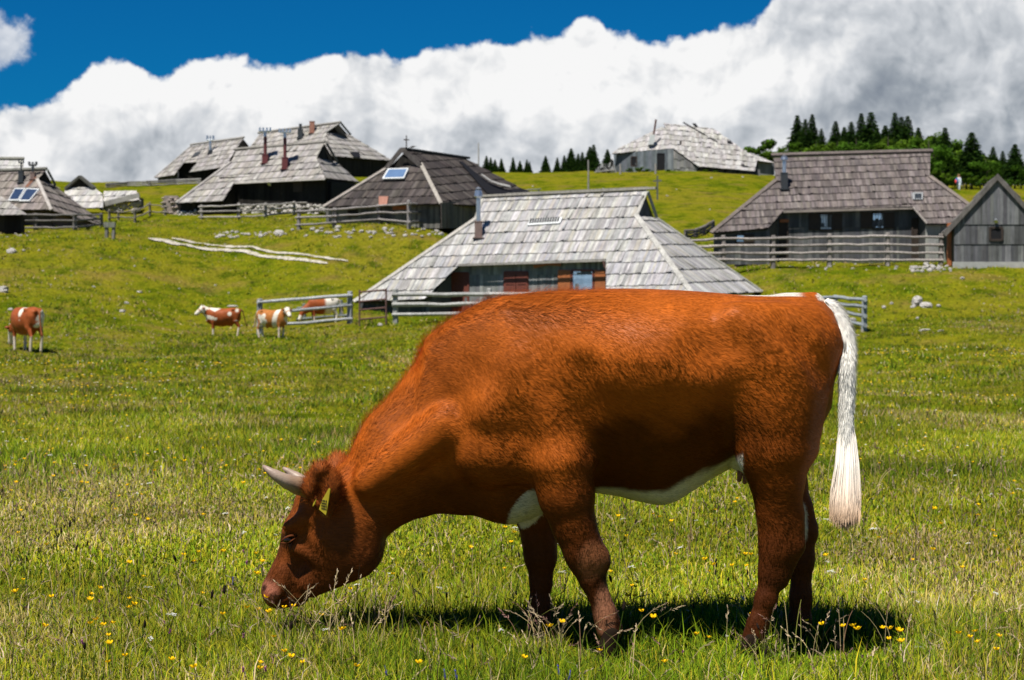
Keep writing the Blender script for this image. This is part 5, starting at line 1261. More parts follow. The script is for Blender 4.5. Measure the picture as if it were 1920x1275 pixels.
def bigcow():
    root = thing('grazing_cow', 'big reddish brown horned cow grazing in the meadow with white tail and belly', 'cow', CO, rz=YAW)
    B = Body((-1.12, -.46, -.04), (1.16, .46, 1.42), .0095)
    st = []
    for px, t_, b_, w_ in [(800, 655, 925, .10), (850, 597, 945, .155), (900, 566, 955, .20), (950, 553, 962, .24), (1000, 548, 955, .268), (1050, 545, 938, .285), (1100, 543, 922, .315), (1160, 541, 930, .350), (1230, 542, 943, .365), (1280, 545, 932, .362), (1330, 549, 900, .345), (1380, 553, 870, .315), (1430, 554, 852, .285), (1480, 552, 850, .26), (1520, 553, 830, .225), (1550, 566, 790, .18), (1570, 600, 730, .11)]:
        x, _, zt = cl(px, t_); zb = cl(px, b_)[2]; st.append((x, zt, zb, w_))
    B.loft(st, .05, 2.3, .34, 1.6)
    C2 = lambda px, py, y: cl(px, py, y)
    # neck
    B.cone(C2(890, 765, 0), C2(768, 852, 0), R_(148), R_(97), .66, .07); B.cone(C2(768, 852, 0), C2(676, 950, 0), R_(97), R_(68), .68, .05)
    B.cone(C2(655, 1036, 0), C2(710, 968, 0), R_(50), R_(28), .7, .04); B.cone(C2(710, 968, 0), C2(820, 915, 0), R_(28), R_(36), .6, .04)
    B.cone(C2(835, 955, 0), C2(868, 953, 0), R_(7), R_(10), .5, .015); B.cone(C2(815, 938, 0), C2(880, 940, 0), R_(14), R_(17), .5, .03)
    B.cone(C2(870, 920, 0), C2(950, 910, 0), R_(36), R_(66), .8, .04); B.cone(C2(950, 912, 0), C2(1030, 900, 0), R_(66), R_(52), .9, .04)
    for s_ in (-1, 1):
        M2 = lambda px, py, y: (lambda q: (q[0], q[1]*(1 if s_ < 0 else -1), q[2]))(cl(px, py, -abs(y)))
        # shoulder blade, point of shoulder, upper arm, elbow
        B.cone(M2(960, 610, .10), M2(935, 760, .195), R_(42), R_(58), .55, .045); B.cone(M2(930, 770, .165), M2(910, 855, .15), R_(56), R_(44), .65, .09)
        B.cone(M2(985, 700, .21), M2(1045, 830, .20), R_(54), R_(56), .62, .045); B.cone(M2(910, 850, .18), M2(1035, 860, .18), R_(44), R_(52), .7, .05)
        B.cone(M2(1045, 820, .20), M2(1092, 868, .205), R_(46), R_(22), .6, .03)
        B.cone(M2(948, 600, .155), M2(915, 780, .225), R_(13), R_(16), .8, .045)
        # hip, thigh, pin bone
        B.cone(M2(1380, 602, .262), M2(1402, 616, .255), R_(21), R_(22), 1, .06); B.cone(M2(1400, 612, .24), M2(1525, 640, .15), R_(34), R_(40), .7, .07)
        B.cone(M2(1540, 606, .08), M2(1544, 640, .09), R_(15), R_(18), .9, .04)
        B.cone(M2(1455, 680, .21), M2(1455, 830, .20), R_(88), R_(70), .62, .07); B.cone(M2(1520, 660, .14), M2(1500, 840, .17), R_(48), R_(30), .75, .05); B.cone(M2(1430, 740, .23), M2(1432, 862, .215), R_(46), R_(38), .6, .05)
        # ribs swell
        B.ell(M2(1215, 680, .13), (.34, .25, .20), .05)
        # hollow before the hip, groove behind the elbow, neck hollow
        B.ell(M2(1350, 650, .44), (.13, .11, .12), .07, sub=True)
        B.cone(M2(1085, 700, .36), M2(1118, 860, .335), R_(20), R_(26), 1, .07, sub=True)
        B.cone(M2(868, 705, .275), M2(820, 790, .235), R_(16), R_(22), 1, .10, sub=True)
        B.cone(M2(965, 790, .325), M2(985, 905, .30), R_(24), R_(40), 1, .07, sub=True)
        B.cone(M2(1480, 600, .30), M2(1545, 700, .27), R_(14), R_(14), 1, .06, sub=True)
        B.cone(M2(800, 880, .235), M2(660, 990, .165), R_(10), R_(12), 1, .08, sub=True)   # jugular groove
        B.cone(M2(835, 800, .175), M2(690, 905, .11), R_(36), R_(28), .7, .05)
    # tail head
    B.cone(C2(1470, 564, 0), C2(1528, 562, 0), R_(8), R_(10), 1, .04); B.cone(C2(1525, 564, 0), C2(1552, 582, 0), R_(10), R_(9), 1, .03)
    # belly swell, udder
    B.cone(C2(1120, 876, 0), C2(1240, 898, 0), R_(28), R_(36), 1.3, .05); B.cone(C2(1240, 897, 0), C2(1375, 836, 0), R_(34), R_(24), 1.3, .04)
    B.ell(C2(1400, 862, 0), (R_(22), .09, R_(30)), .03); B.ell(C2(1392, 862, -.03), (R_(18), .05, R_(24)), .02)
    # legs: (points, radii) near fore, far fore, near hind, far hind
    def leg(pts, ys=.8, k=.03):
        for (p, r1, y1), (q, r2, y2) in zip(pts[:-1], pts[1:]): B.cone(C2(p[0], p[1], y1), C2(q[0], q[1], y2), R_(r1), R_(r2), ys, k)
    leg([((1052, 870), 58, -.19), ((1062, 930), 48, -.185), ((1076, 985), 38, -.175), ((1093, 1030), 34, -.17), ((1104, 1052), 31, -.165), ((1110, 1088), 22, -.165), ((1123, 1120), 17, -.165), ((1135, 1155), 20, -.165), ((1142, 1180), 25, -.165)], .82)
    B.ell(C2(1102, 1048, -.165), (R_(35), .05, R_(36)), .02); B.cone(C2(1132, 1040, -.165), C2(1136, 1056, -.165), R_(9), R_(9), 1, .02)
    leg([((1005, 900), 56, .16), ((1006, 960), 40, .16), ((1011, 1010), 31, .16), ((1013, 1045), 29, .16), ((1013, 1090), 20, .16), ((1011, 1135), 20, .16), ((1010, 1165), 26, .16)], .85)
    leg([((1452, 850), 62, -.19), ((1457, 900), 48, -.185), ((1459, 950), 39, -.175), ((1461, 990), 35, -.17), ((1459, 1030), 33, -.17), ((1449, 1072), 24, -.17), ((1436, 1125), 17, -.175), ((1421, 1170), 16, -.18), ((1412, 1196), 21, -.18)], .72)
    B.cone(C2(1490, 960, -.17), C2(1494, 1022, -.17), R_(14), R_(14), .8, .03); B.cone(C2(1494, 1022, -.17), C2(1466, 1090, -.17), R_(13), R_(12), .8, .025)
    leg([((1458, 840), 52, .16), ((1476, 900), 36, .16), ((1492, 950), 28, .16), ((1503, 995), 25, .16), ((1503, 1050), 22, .16), ((1501, 1120), 18, .16), ((1500, 1165), 19, .16), ((1499, 1195), 24, .16)], .75)
    B.cone(C2(1508, 955, .16), C2(1520, 1000, .16), R_(9), R_(10), .8, .03)
    # head
    B.cone(C2(655, 928, 0), C2(603, 942, 0), R_(58), R_(44), .80, .04); B.cone(C2(600, 906, 0), C2(603, 920, 0), R_(26), R_(30), 1.3, .03)
    B.cone(C2(600, 940, 0), C2(568, 1000, 0), R_(41), R_(37), 1.2, .04); B.cone(C2(568, 1000, 0), C2(535, 1080, 0), R_(38), R_(28), .95, .035)
    B.cone(C2(535, 1075, 0), C2(520, 1106, 0), R_(27), R_(31), 1.2, .03); B.cone(C2(525, 1115, 0), C2(560, 1118, 0), R_(24), R_(20), 1.0, .03)
    for s_ in (-1, 1):
        M2 = lambda px, py, y: (lambda q: (q[0], q[1]*(1 if s_ < 0 else -1), q[2]))(cl(px, py, -abs(y)))
        B.cone(M2(655, 1035, .055), M2(585, 1095, .04), R_(58), R_(27), .52, .035); B.cone(M2(655, 985, .06), M2(625, 1010, .07), R_(60), R_(50), .5, .04)
        B.cone(M2(572, 972, .088), M2(540, 988, .088), R_(15), R_(12), .8, .025)              # brow
        B.cone(M2(552, 1030, .085), M2(600, 1052, .078), R_(9), R_(9), .7, .025)               # cheek ridge
        B.ell(M2(541, 1009, .108), (R_(13), .022, R_(11)), .016, sub=True)
        B.cone(M2(501, 1100, .062), M2(506, 1092, .068), R_(5), R_(6), 1, .012, sub=True)    # nostril
        B.cone(M2(512, 1122, .05), M2(565, 1112, .055), R_(3), R_(3), 1, .012, sub=True)       # mouth line
        B.ell(M2(612, 925, .10), (R_(24), .035, R_(24)), .03)                                # ear root
    V, Q = B.surface()
    # low frequency unevenness of flesh
    N = vnormals(V, Q); V = V+N*((fbm(V[:, 0]*5+V[:, 1]*3, V[:, 2]*5, 51, 3)-.5)*.012)[:, None]; N = vnormals(V, Q)
    def pxof(V):
        wx = CO.x+V[:, 0]*math.cos(YAW)-V[:, 1]*math.sin(YAW); wy = CO.y+V[:, 0]*math.sin(YAW)+V[:, 1]*math.cos(YAW); return 960+F*wx/wy, HY-F*(V[:, 2]-ZC)/wy
    def colour(V):
        """coat pattern in cow space (metres)"""
        x, y, z = V.T; n1 = fbm(x*7+y*4, z*7, 3, 4); n2 = fbm(x*22, z*22+y*9, 5, 3)
        base = np.array([.385, .090, .0085]); dk = np.array([.09, .026, .008]); C = base[None]*(.88+.27*n1)[:, None]*(.9+.2*n2)[:, None]
        mott = smst(.50, .66, fbm(x*6+2, z*6+y*5, 91, 4))*smst(.3, -.35, x); C = C*(1-.22*mott[:, None])
        leg_ = smst(.74+.08*(n1-.5), .30, z); C = C*(1-leg_[:, None]*.8)+dk*leg_[:, None]*.75
        ax = np.array(cl(1385, 700)); 
        under = smst(.0, 1, (.455+.03*(n1-.5)-z)/.03)
        # coat turns blackish brown downwards over the lower flank, chest side and thigh
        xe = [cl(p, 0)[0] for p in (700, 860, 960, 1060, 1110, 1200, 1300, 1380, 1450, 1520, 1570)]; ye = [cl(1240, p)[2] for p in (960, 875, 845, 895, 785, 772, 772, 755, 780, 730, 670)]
        st_ = fbm((x+z*1.6)*26, (z-x*.5)*7, 15, 3); lodk = smst(.075, -.07, z-np.interp(x, xe, ye)-(n1-.5)*.16-(st_-.5)*.07)*smst(cl(690, 0)[0], cl(800, 0)[0], x)
        amt = np.interp(x, [cl(p, 0)[0] for p in (800, 1080, 1130, 1370, 1430)], [.42, .36, .74, .72, .5]); C = C*(1-(lodk*amt)[:, None])
        W = np.zeros(len(x))
        # white under the belly from behind the elbow to the udder
        bx0, bx1 = cl(1110, 900)[0], cl(1418, 870)[0]; top_ = np.interp(x, [cl(p, 0)[0] for p in (1105, 1150, 1240, 1300, 1345, 1385, 1410)], [cl(1240, q)[2] for q in (920, 915, 918, 893, 868, 845, 826)])
        lowz = np.interp(x, [cl(p, 0)[0] for p in (1105, 1180, 1360, 1410)], [cl(1240, q)[2] for q in (930, 965, 965, 905)])
        W = np.maximum(W, smst(.012, -.012, z-top_-.012-(n1-.5)*.05)*smst(bx0, bx0+.03, x)*smst(bx1+.012, bx1-.01, x)*smst(lowz-.02, lowz, z)*np.where(x > cl(1388, 0)[0], smst(.155, .13, np.abs(y)), 1)*np.where(x < cl(1150, 0)[0], smst(.17, .13, np.abs(y)), 1))
        # brisket patch
        q = np.array(cl(995, 950)); e = ((x-q[0]-(z-q[2])*.55)/.062)**2+((z-q[2])/.088)**2+(n1-.5)*.9; W = np.maximum(W, smst(1.15, .85, e)*smst(.135, .115, np.abs(y))*smst(cl(1000, 905)[2], cl(1000, 918)[2], z))
        # white over the croup and tail head
        q = np.array(cl(1460, 548)); rid = smst(-.085, -.065, y+(n1-.5)*.03)*smst(cl(1378, 0)[0], cl(1410, 0)[0], x)*smst(q[2]-.030, q[2]-.010, z)*smst(cl(1508, 0)[0], cl(1490, 0)[0], x); W = np.maximum(W, rid); q = np.array(cl(1530, 612)); e = np.hypot(x-q[0], z-q[2]); W = np.maximum(W, smst(.090, .100, e)*(x > q[0])*(z > q[2]-.02)*smst(.09, .07, np.abs(y)))
        # inner far hock
        q = np.array(cl(1500, 985, .1)); e = ((x-q[0])/.03)**2+((z-q[2])/.09)**2; W = np.maximum(W, smst(1.1, .7, e)*smst(.145, .12, y)*(y > 0)*.8)
        C = C*(1-W[:, None])+np.array([.74, .68, .58])*W[:, None]
        # muzzle and eye rim
        q = np.array(cl(508, 1105)); e = np.sqrt((x-q[0])**2+(z-q[2])**2); mz = smst(.062, .03, e+(n1-.5)*.03); C = C*(1-mz[:, None])+np.array([.36, .13, .075])*mz[:, None]
        q = np.array(cl(501, 1098)); e = np.sqrt((x-q[0])**2+(z-q[2])**2); nz = smst(.014, .008, e); C = C*(1-nz[:, None]*.85)
        q = np.array(cl(541, 1010)); e = np.sqrt(((x-q[0])/1.2)**2+(z-q[2])**2); ez = smst(.036, .022, e); C = C*(1-ez[:, None]*.6)
        pl_ = smst(.05, .02, e)*(1-ez); C = C*(1+pl_[:, None]*.25)
        # scuffed knee and cannon
        q = np.array(cl(1115, 1050, -.16)); e = np.sqrt(((x-q[0])/.8)**2+(z-q[2])**2)+(y > 0)*1; kz = smst(.085, .04, e+(n1-.5)*.06); C = C*(1-kz[:, None]*.6)+np.array([.34, .125, .05])*kz[:, None]*.6
        q = np.array(cl(1135, 1145, -.16)); e = np.sqrt(((x-q[0])/.6)**2+((z-q[2])/1.5)**2)+(y > 0)*1; kz = smst(.08, .04, e); C = C*(1-kz[:, None]*.6)+np.array([.40, .17, .09])*kz[:, None]*.6
        return np.clip(C, 0, 1), W
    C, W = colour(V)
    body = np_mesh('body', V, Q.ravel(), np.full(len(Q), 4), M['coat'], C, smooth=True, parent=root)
    # ------------- fur
    rng = np.random.default_rng(5); n = 250000; fi = rng.integers(0, len(Q), n); a, b = rng.random(n)[:, None], rng.random(n)[:, None]
    q = Q[fi]; mixv = lambda A: (A[q[:, 0]]*(1-a)+A[q[:, 1]]*a)*(1-b)+(A[q[:, 3]]*(1-a)+A[q[:, 2]]*a)*b
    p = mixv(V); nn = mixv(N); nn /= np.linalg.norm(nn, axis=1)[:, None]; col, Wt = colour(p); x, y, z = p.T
    keep = (z > .12) & ((y < .22) | (nn[:, 2] > .2)); p, nn, col = p[keep], nn[keep], col[keep]; x, y, z = p.T; n = len(p)
    neck = smst(cl(900, 0)[0], cl(780, 0)[0], x); legz = smst(.55, .40, z)*(1-neck); hd = smst(cl(640, 0)[0], cl(600, 0)[0], x)
    fl = np.stack([np.full(n, .85), np.zeros(n), np.full(n, -.5)], -1)*(1-neck-0)[:, None]+np.stack([np.full(n, .75), np.zeros(n), np.full(n, .25)], -1)*neck[:, None]
    fl = fl*(1-legz[:, None])+np.array([.15, 0, -1])*legz[:, None]; fl = fl*(1-hd[:, None])+np.array([-.3, 0, -.9])*hd[:, None]
    sw = fbm(x*5, z*5+y*3, 61, 3)-.5; ang = sw*1.5; ca, sa = np.cos(ang), np.sin(ang); fl = np.stack([fl[:, 0]*ca-fl[:, 2]*sa, fl[:, 1], fl[:, 0]*sa+fl[:, 2]*ca], -1)
    fl = fl+rng.normal(0, .08, (n, 3)); fl -= nn*(fl*nn).sum(1)[:, None]; fl /= np.linalg.norm(fl, axis=1)[:, None]+1e-9
    crest = smst(.35, .85, nn[:, 2])*smst(cl(1220, 0)[0], cl(1050, 0)[0], x)*(1-hd)+smst(.3, .8, -nn[:, 0])*smst(.3, .6, nn[:, 2]+.3)*neck*(1-hd)
    crest = np.clip(crest, 0, 1); L_ = (.0135+.022*crest+.003*neck)*rng.uniform(.6, 1.4, n)*(1-.4*legz)*(1-.3*hd); lift = (.07+.60*crest)*rng.uniform(.6, 1.4, n)
    tip = p+fl*(L_*np.cos(lift))[:, None]+nn*(L_*np.sin(lift))[:, None]; sd = np.cross(fl, nn)*(rng.uniform(.0005, .0010, n))[:, None]
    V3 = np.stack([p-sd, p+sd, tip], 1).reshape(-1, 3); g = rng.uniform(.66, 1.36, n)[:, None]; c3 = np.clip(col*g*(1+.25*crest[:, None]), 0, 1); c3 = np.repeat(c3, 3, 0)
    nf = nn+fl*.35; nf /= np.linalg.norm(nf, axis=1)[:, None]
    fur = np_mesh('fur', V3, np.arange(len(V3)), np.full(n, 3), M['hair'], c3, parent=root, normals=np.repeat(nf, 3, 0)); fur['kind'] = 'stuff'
    # ------------- horns, ears, tag, eyes, tail, teats, hooves
    def W3(px, py, y): return Vector(cl(px, py, y))
    for s_ in (-1, 1):
        pts = []; rad = []
        for i in range(13):
            f = i/12; px = 583-(583-493)*f; py = 915-8*f-34*f*f*1.0+ (0); yy = .075+.10*math.sin(f*1.9); w_ = cl(px, py, -yy); pts.append(Vector((w_[0]+(.012 if s_ > 0 else 0), w_[1]*(1 if s_ < 0 else -.8), w_[2]-(.036 if s_ > 0 else 0)))); rad.append(R_(19*(1-f)**.62+1.5)*(1+.05*math.sin(i*2.3)) if i < 12 else R_(2.2))
        mb = MB(); mb.tube(pts, rad, 16); h_ = mb.build('horn', M['horn'], None, True, origin=(0, 0, 0)); h_.parent = root
        # ear
        E = Body((-.24, -.42, -.3), (.24, .42, .3), .006); c0 = cl(612, 925, -.115); E.lo += np.array(c0); E.ax = [E.lo[i]+np.arange(E.n[i])*E.h for i in range(3)]
        a0 = np.array(cl(622, 932, -.10)); a1 = np.array(cl(604, 915, -.17)); a2 = np.array(cl(600, 885, -.20)); a3 = np.array(cl(598, 874, -.205)); lo_ = np.array(cl(612, 958, -.16))
        E.cone(a0, a1, R_(24), R_(27), .55, .02); E.cone(a1, a2, R_(26), R_(15), .6, .03); E.cone(a1, lo_, R_(27), R_(14), .5, .03); E.cone(np.array(cl(596, 935, -.19)), np.array(cl(604, 900, -.215)), R_(8), R_(6), 1.2, .02, sub=True)
        ev, eq = E.surface(); en = vnormals(ev, eq)
        if s_ > 0: ev[:, 1] *= -1; eq = eq[:, ::-1]; en[:, 1] *= -1
        ec = np.array([.15, .042, .012])*(.7+.6*fbm(ev[:, 0]*40, ev[:, 2]*40, 3))[:, None]; lo2 = smst(cl(0, 925)[2], cl(0, 960)[2], ev[:, 2])[:, None]; ec = ec*(1-lo2)+np.array([.32, .15, .05])*lo2
        ear = np_mesh('ear', ev, eq.ravel(), np.full(len(eq), 4), M['coat'], ec, smooth=True, parent=root)
        rn = np.random.default_rng(9); m_ = 9000; fi = rn.integers(0, len(eq), m_); pp = ev[eq[fi, 0]]; ne = en[eq[fi, 0]]
        up = np.array([0, 0, 1.])+rn.normal(0, .5, (m_, 3)); up = up+ne*.5; up /= np.linalg.norm(up, axis=1)[:, None]; L2 = rn.uniform(.014, .040, m_); sd = np.cross(up, ne); sd /= np.linalg.norm(sd, axis=1)[:, None]+1e-9; sd *= .0008
        tv = np.stack([pp-sd, pp+sd, pp+up*L2[:, None]], 1).reshape(-1, 3); tc_ = np.repeat(np.array([.26, .065, .012])*rn.uniform(.5, 1.6, m_)[:, None], 3, 0)
        ef = np_mesh('ear_fur', tv, np.arange(len(tv)), np.full(m_, 3), M['hair'], tc_, parent=ear, normals=np.repeat(ne, 3, 0)); ef['kind'] = 'stuff'
        # eye
        q = cl(540, 1012, -.0945); mb = MB(); n_ = 14
        Ve = [Vector((q[0], q[1]*(1 if s_ < 0 else -1), q[2]))+Vector((math.cos(k*2*math.pi/n_)*math.sin(j*math.pi/8)*.018, math.cos(j*math.pi/8)*.017*s_, math.sin(k*2*math.pi/n_)*math.sin(j*math.pi/8)*.0155)) for j in range(9) for k in range(n_)]
        mb.mesh(Ve, [(j*n_+k, (j+1)*n_+k, (j+1)*n_+(k+1) % n_, j*n_+(k+1) % n_) for j in range(8) for k in range(n_)]); e_ = mb.build('eye', M['eye'], None, True, origin=(0, 0, 0)); e_.parent = root
        for dy, sg in ((-7, 1), (8, -1)):
            mb = MB(); pts = []
            for k in range(9):
                f = k/8-.5; qq = cl(541+f*32, 1011+(dy*.72)*(1-3.8*f*f)-f*12, -(.106-.03*f*f*2)); pts.append(Vector((qq[0], qq[1]*(1 if s_ < 0 else -1), qq[2])))
            mb.tube(pts, [.0016+.0026*(1-(2*(k/8-.5))**2)*(1.25 if sg > 0 else .8) for k in range(9)], 8); l_ = mb.build('eyelid', M['lid'], None, True, origin=(0, 0, 0)); l_.parent = e_
    # ear tags
    for (p0, lab) in (((614, 893), 1), ((588, 935), 0)):
        mb = MB(); 
        if lab: pts = [(616, 916), (619, 917), (616, 938), (611, 966), (598, 955), (604, 937)]
        else: pts = [(593, 935), (587, 944), (586, 950), (590, 945)]
        yy = -.225 if lab else -.228
        A = [W3(px, py, yy) for px, py in pts]; Bk = [p+Vector((.002, .003, 0)) for p in A]; mb.poly(A, (1, 1, 1)); mb.poly(Bk[::-1], (1, 1, 1))
        for i in range(len(A)): j = (i+1) % len(A); mb.poly([A[i], Bk[i], Bk[j], A[j]], (1, 1, 1))
        tg = mb.build('ear_tag', M['tag'], None, origin=(0, 0, 0)); tg.parent = root
        if lab:
            mb = MB(); R = random.Random(4)
            for r in range(4):
                for c in range(4):
                    px = 603.5+c*2.6-r*.3+R.uniform(-.3, .3)+ (r*.2); py = 938+r*5+c*.6; p = W3(px, py, yy-.0012); mb.box(p, (.0016, 0, 0), (0, .0003, 0), (.0003, 0, R.uniform(.002, .0035)))
            ml = mb.build('tag_print', M['dark'], None, origin=(0, 0, 0)); ml.parent = tg
    # tail: core and hair switch
    TP = [(1524, 560, 6), (1548, 567, 10), (1568, 588, 14), (1580, 616, 16), (1587, 650, 16), (1588, 690, 14), (1588, 730, 13), (1587, 780, 12), (1586, 830, 12), (1586, 870, 14), (1586, 905, 15)]
    tw = []; tr_ = []
    for i, (px, py, r) in enumerate(TP): tw.append(W3(px, py, -.02-.13*min(1, max(0, i-1)/4))); tr_.append(R_(r*.95))
    def cr(arr, t_):
        i = min(int(t_), len(arr)-2); f = t_-i; g = lambda k: arr[max(0, min(len(arr)-1, k))]
        p0, p1, p2, p3 = g(i-1), g(i), g(i+1), g(i+2); return .5*((2*p1)+(p2-p0)*f+(2*p0-5*p1+4*p2-p3)*f*f+(3*p1-p0-3*p2+p3)*f**3)
    PT = [cr(tw, k/4) for k in range(41)][-37:]; PR = [cr(tr_, k/4) for k in range(41)][-37:]; mb = MB(); mb.tube(PT, PR, 14, (.82, .78, .70)); tl = mb.build('tail', M['coat'], None, True, origin=(0, 0, 0)); tl.parent = root
    rn = np.random.default_rng(21); m_ = 30000; k = rn.random(m_)**.8*36; ki = np.minimum(k.astype(int), 35); fr = (k-ki)[:, None]; PTa = np.array([tuple(p) for p in PT]); PRa = np.array(PR)
    c0 = PTa[ki]*(1-fr)+PTa[ki+1]*fr; tg_ = PTa[ki+1]-PTa[ki]; tg_ /= np.linalg.norm(tg_, axis=1)[:, None]; rr_ = rn.normal(0, 1, (m_, 3)); rr_ -= tg_*(rr_*tg_).sum(1)[:, None]; rr_ /= np.linalg.norm(rr_, axis=1)[:, None]
    rad = PRa[ki][:, None]; pp = c0+rr_*rad*.92; t01 = (k/36)[:, None]; L2 = rn.uniform(.018, .045, (m_, 1)); tip = pp+tg_*L2+rr_*L2*rn.uniform(.1, .45, (m_, 1))*(1.4-t01)
    sw = np.cross(tg_, rr_)*.0013; tv = [np.stack([pp-sw, pp+sw, tip], 1).reshape(-1, 3)]; colr = np.array([.90, .87, .80])*rn.uniform(.75, 1.1, (m_, 1)); tn = [np.repeat(rr_, 3, 0)]
    dirt = (fbm(pp[:, 2]*30, pp[:, 0]*60, 8, 3) > .60)[:, None]*(t01 < .35)*(rr_[:, :1] < -.1); colr = colr*(1-.75*dirt); tcs = [np.repeat(colr, 3, 0)]
    # long strands of the switch
    m2 = 9000; z0 = rn.random(m2); i0 = 24+z0*12; ii = np.minimum(i0.astype(int), 35); s0 = PTa[ii]; a_ = rn.random(m2)*6.28; rd = np.sqrt(rn.random(m2)); end = np.array([tuple(W3(1586, 962, -.16))])
    spread = np.stack([np.cos(a_)*rd*.060, np.sin(a_)*rd*.04, -(.012*rd)+rn.normal(0, .015, m2)], -1); mid = (s0+end)/2+spread*.72+np.array([.004, 0, 0]); e2 = end+spread*.92+np.stack([np.full(m2, -.004), np.zeros(m2), -.045*(1-rd)-rn.random(m2)*.035+.025], -1)
    st_ = s0+spread*.32; segs = [st_, mid*.55+st_*.45+spread*.05, mid, mid*.4+e2*.6+spread*.06, e2]; wd_ = [.0012, .0015, .0014, .0011, .0001]
    odir = np.stack([np.cos(a_), np.sin(a_)-.3, np.full(m2, .1)], -1); odir /= np.linalg.norm(odir, axis=1)[:, None]
    sdir = np.cross(odir, np.array([0, 0, 1.])); sdir /= np.linalg.norm(sdir, axis=1)[:, None]+1e-9
    P5 = np.stack([np.stack([s-sdir*w_, s+sdir*w_], 1) for s, w_ in zip(segs, wd_)], 1)  # m,5,2,3
    Vs = P5.reshape(-1, 3); base_ = np.arange(m2)[:, None]*10; qs = np.concatenate([base_+np.array([[2*j, 2*j+1, 2*j+3, 2*j+2]]) for j in range(4)], 1).reshape(-1)
    tt = np.linspace(0, 1, 5)[None, :, None, None]; zz = P5[..., 2:3]; zt = cl(1586, 870)[2]; ze = cl(1586, 960)[2]; f_ = np.clip((zt-zz)/(zt-ze), 0, 1); cs_ = np.array([.84, .78, .69])*(1-f_)+np.array([.62, .42, .27])*f_; cs_ = cs_*rn.uniform(.75, 1.15, (m2, 1, 1, 1)); cs_ = cs_.reshape(-1, 3)
    V1 = tv[0]; allV = np.concatenate([V1, Vs]); idx = np.concatenate([np.arange(len(V1)), qs+len(V1)]); sz = np.concatenate([np.full(m_, 3), np.full(m2*4, 4)]); nr = np.concatenate([tn[0], np.repeat(odir, 10, 0)])+np.array([-.25, -.35, .55])+np.repeat(rn.normal(0, .25, (len(allV)//1, 3)), 1, 0); nr /= np.linalg.norm(nr, axis=1)[:, None]; cc = np.clip(np.concatenate([tcs[0], cs_]), 0, 1)
    tf = np_mesh('tail_hair', allV, idx, sz, M['hair'], cc, parent=tl, normals=nr); tf['kind'] = 'stuff'
    for px, py in ((1387, 893), (1397, 897)):
        mb = MB(); a = W3(px+2, py-14, -.05); mb.tube([a, W3(px, py-2, -.05), W3(px-1, py+8, -.05), W3(px-1, py+11, -.05)], [.013, .0095, .0085, .003], 10); o = mb.build('teat', M['teat'], None, True, origin=(0, 0, 0)); o.parent = root
    for px, py, y, sgn in ((1146, 1205, -.165, 1), (1009, 1186, .16, -1), (1409, 1220, -.18, -1), (1499, 1216, .16, -1)):
        E = Body((-.1, -.09, -.08), (.1, .09, .08), .007); c0 = np.array(cl(px, py, y)); E.lo += c0; E.ax = [E.lo[i]+np.arange(E.n[i])*E.h for i in range(3)]
        for k_ in (-1, 1): E.cone(c0+np.array([0.0, k_*.024, .035]), c0+np.array([-.016, k_*.028, -.03]), .030, .036, .75, .006)
        ev, eq = E.surface(); o = np_mesh('hoof', ev, eq.ravel(), np.full(len(eq), 4), M['hoof'], np.full((len(ev), 3), .5), smooth=True, parent=root)
    # stray grass-dry straws on the withers: none; whiskers
    return root
M['hair'], _t, _b = material('hair', .6, .10); _a = _t.new('ShaderNodeAttribute', attribute_name='col'); _t.l.new(_a.outputs['Color'], _b.inputs['Base Color'])
def hornmat():
    m, t, b = material('horn', .45, .4); tc = t.new('ShaderNodeTexCoord'); sx = t.new('ShaderNodeSeparateXYZ'); t.l.new(tc.outputs['Object'], sx.inputs[0]); n = t.noise(tc.outputs['Object'], 30, 5, .6)
    f = t.m('ADD', t.mapr(sx.outputs[0], cl(493, 880)[0], cl(583, 900)[0], 0, 1), t.m('MULTIPLY', t.m('SUBTRACT', n.outputs[0], .5), .35))
    t.l.new(t.ramp(f, [(0, (.12, .075, .06)), (.2, (.30, .21, .17)), (.6, (.34, .26, .20)), (1, (.26, .16, .09))]), b.inputs['Base Color'])
    bp = t.new('ShaderNodeBump'); bp.inputs['Distance'].default_value = .003; t.l.new(n.outputs[0], bp.inputs['Height']); t.l.new(bp.outputs[0], b.inputs['Normal']); return m
M['horn'] = hornmat(); M['eye'] = simple('eye', (.010, .006, .004), .12, .5, 0, .1); M['lid'] = simple('eyelid', (.10, .028, .008), .8, .1); M['tag'] = simple('ear_tag', (.42, .33, .02), .45, .4, 0, .1, 30)
M['teat'] = simple('teat', (.30, .13, .08), .6); M['hoof'] = simple('hoof', (.016, .010, .006), .8, .05)
GZ0 = 0.0
COW = bigcow()
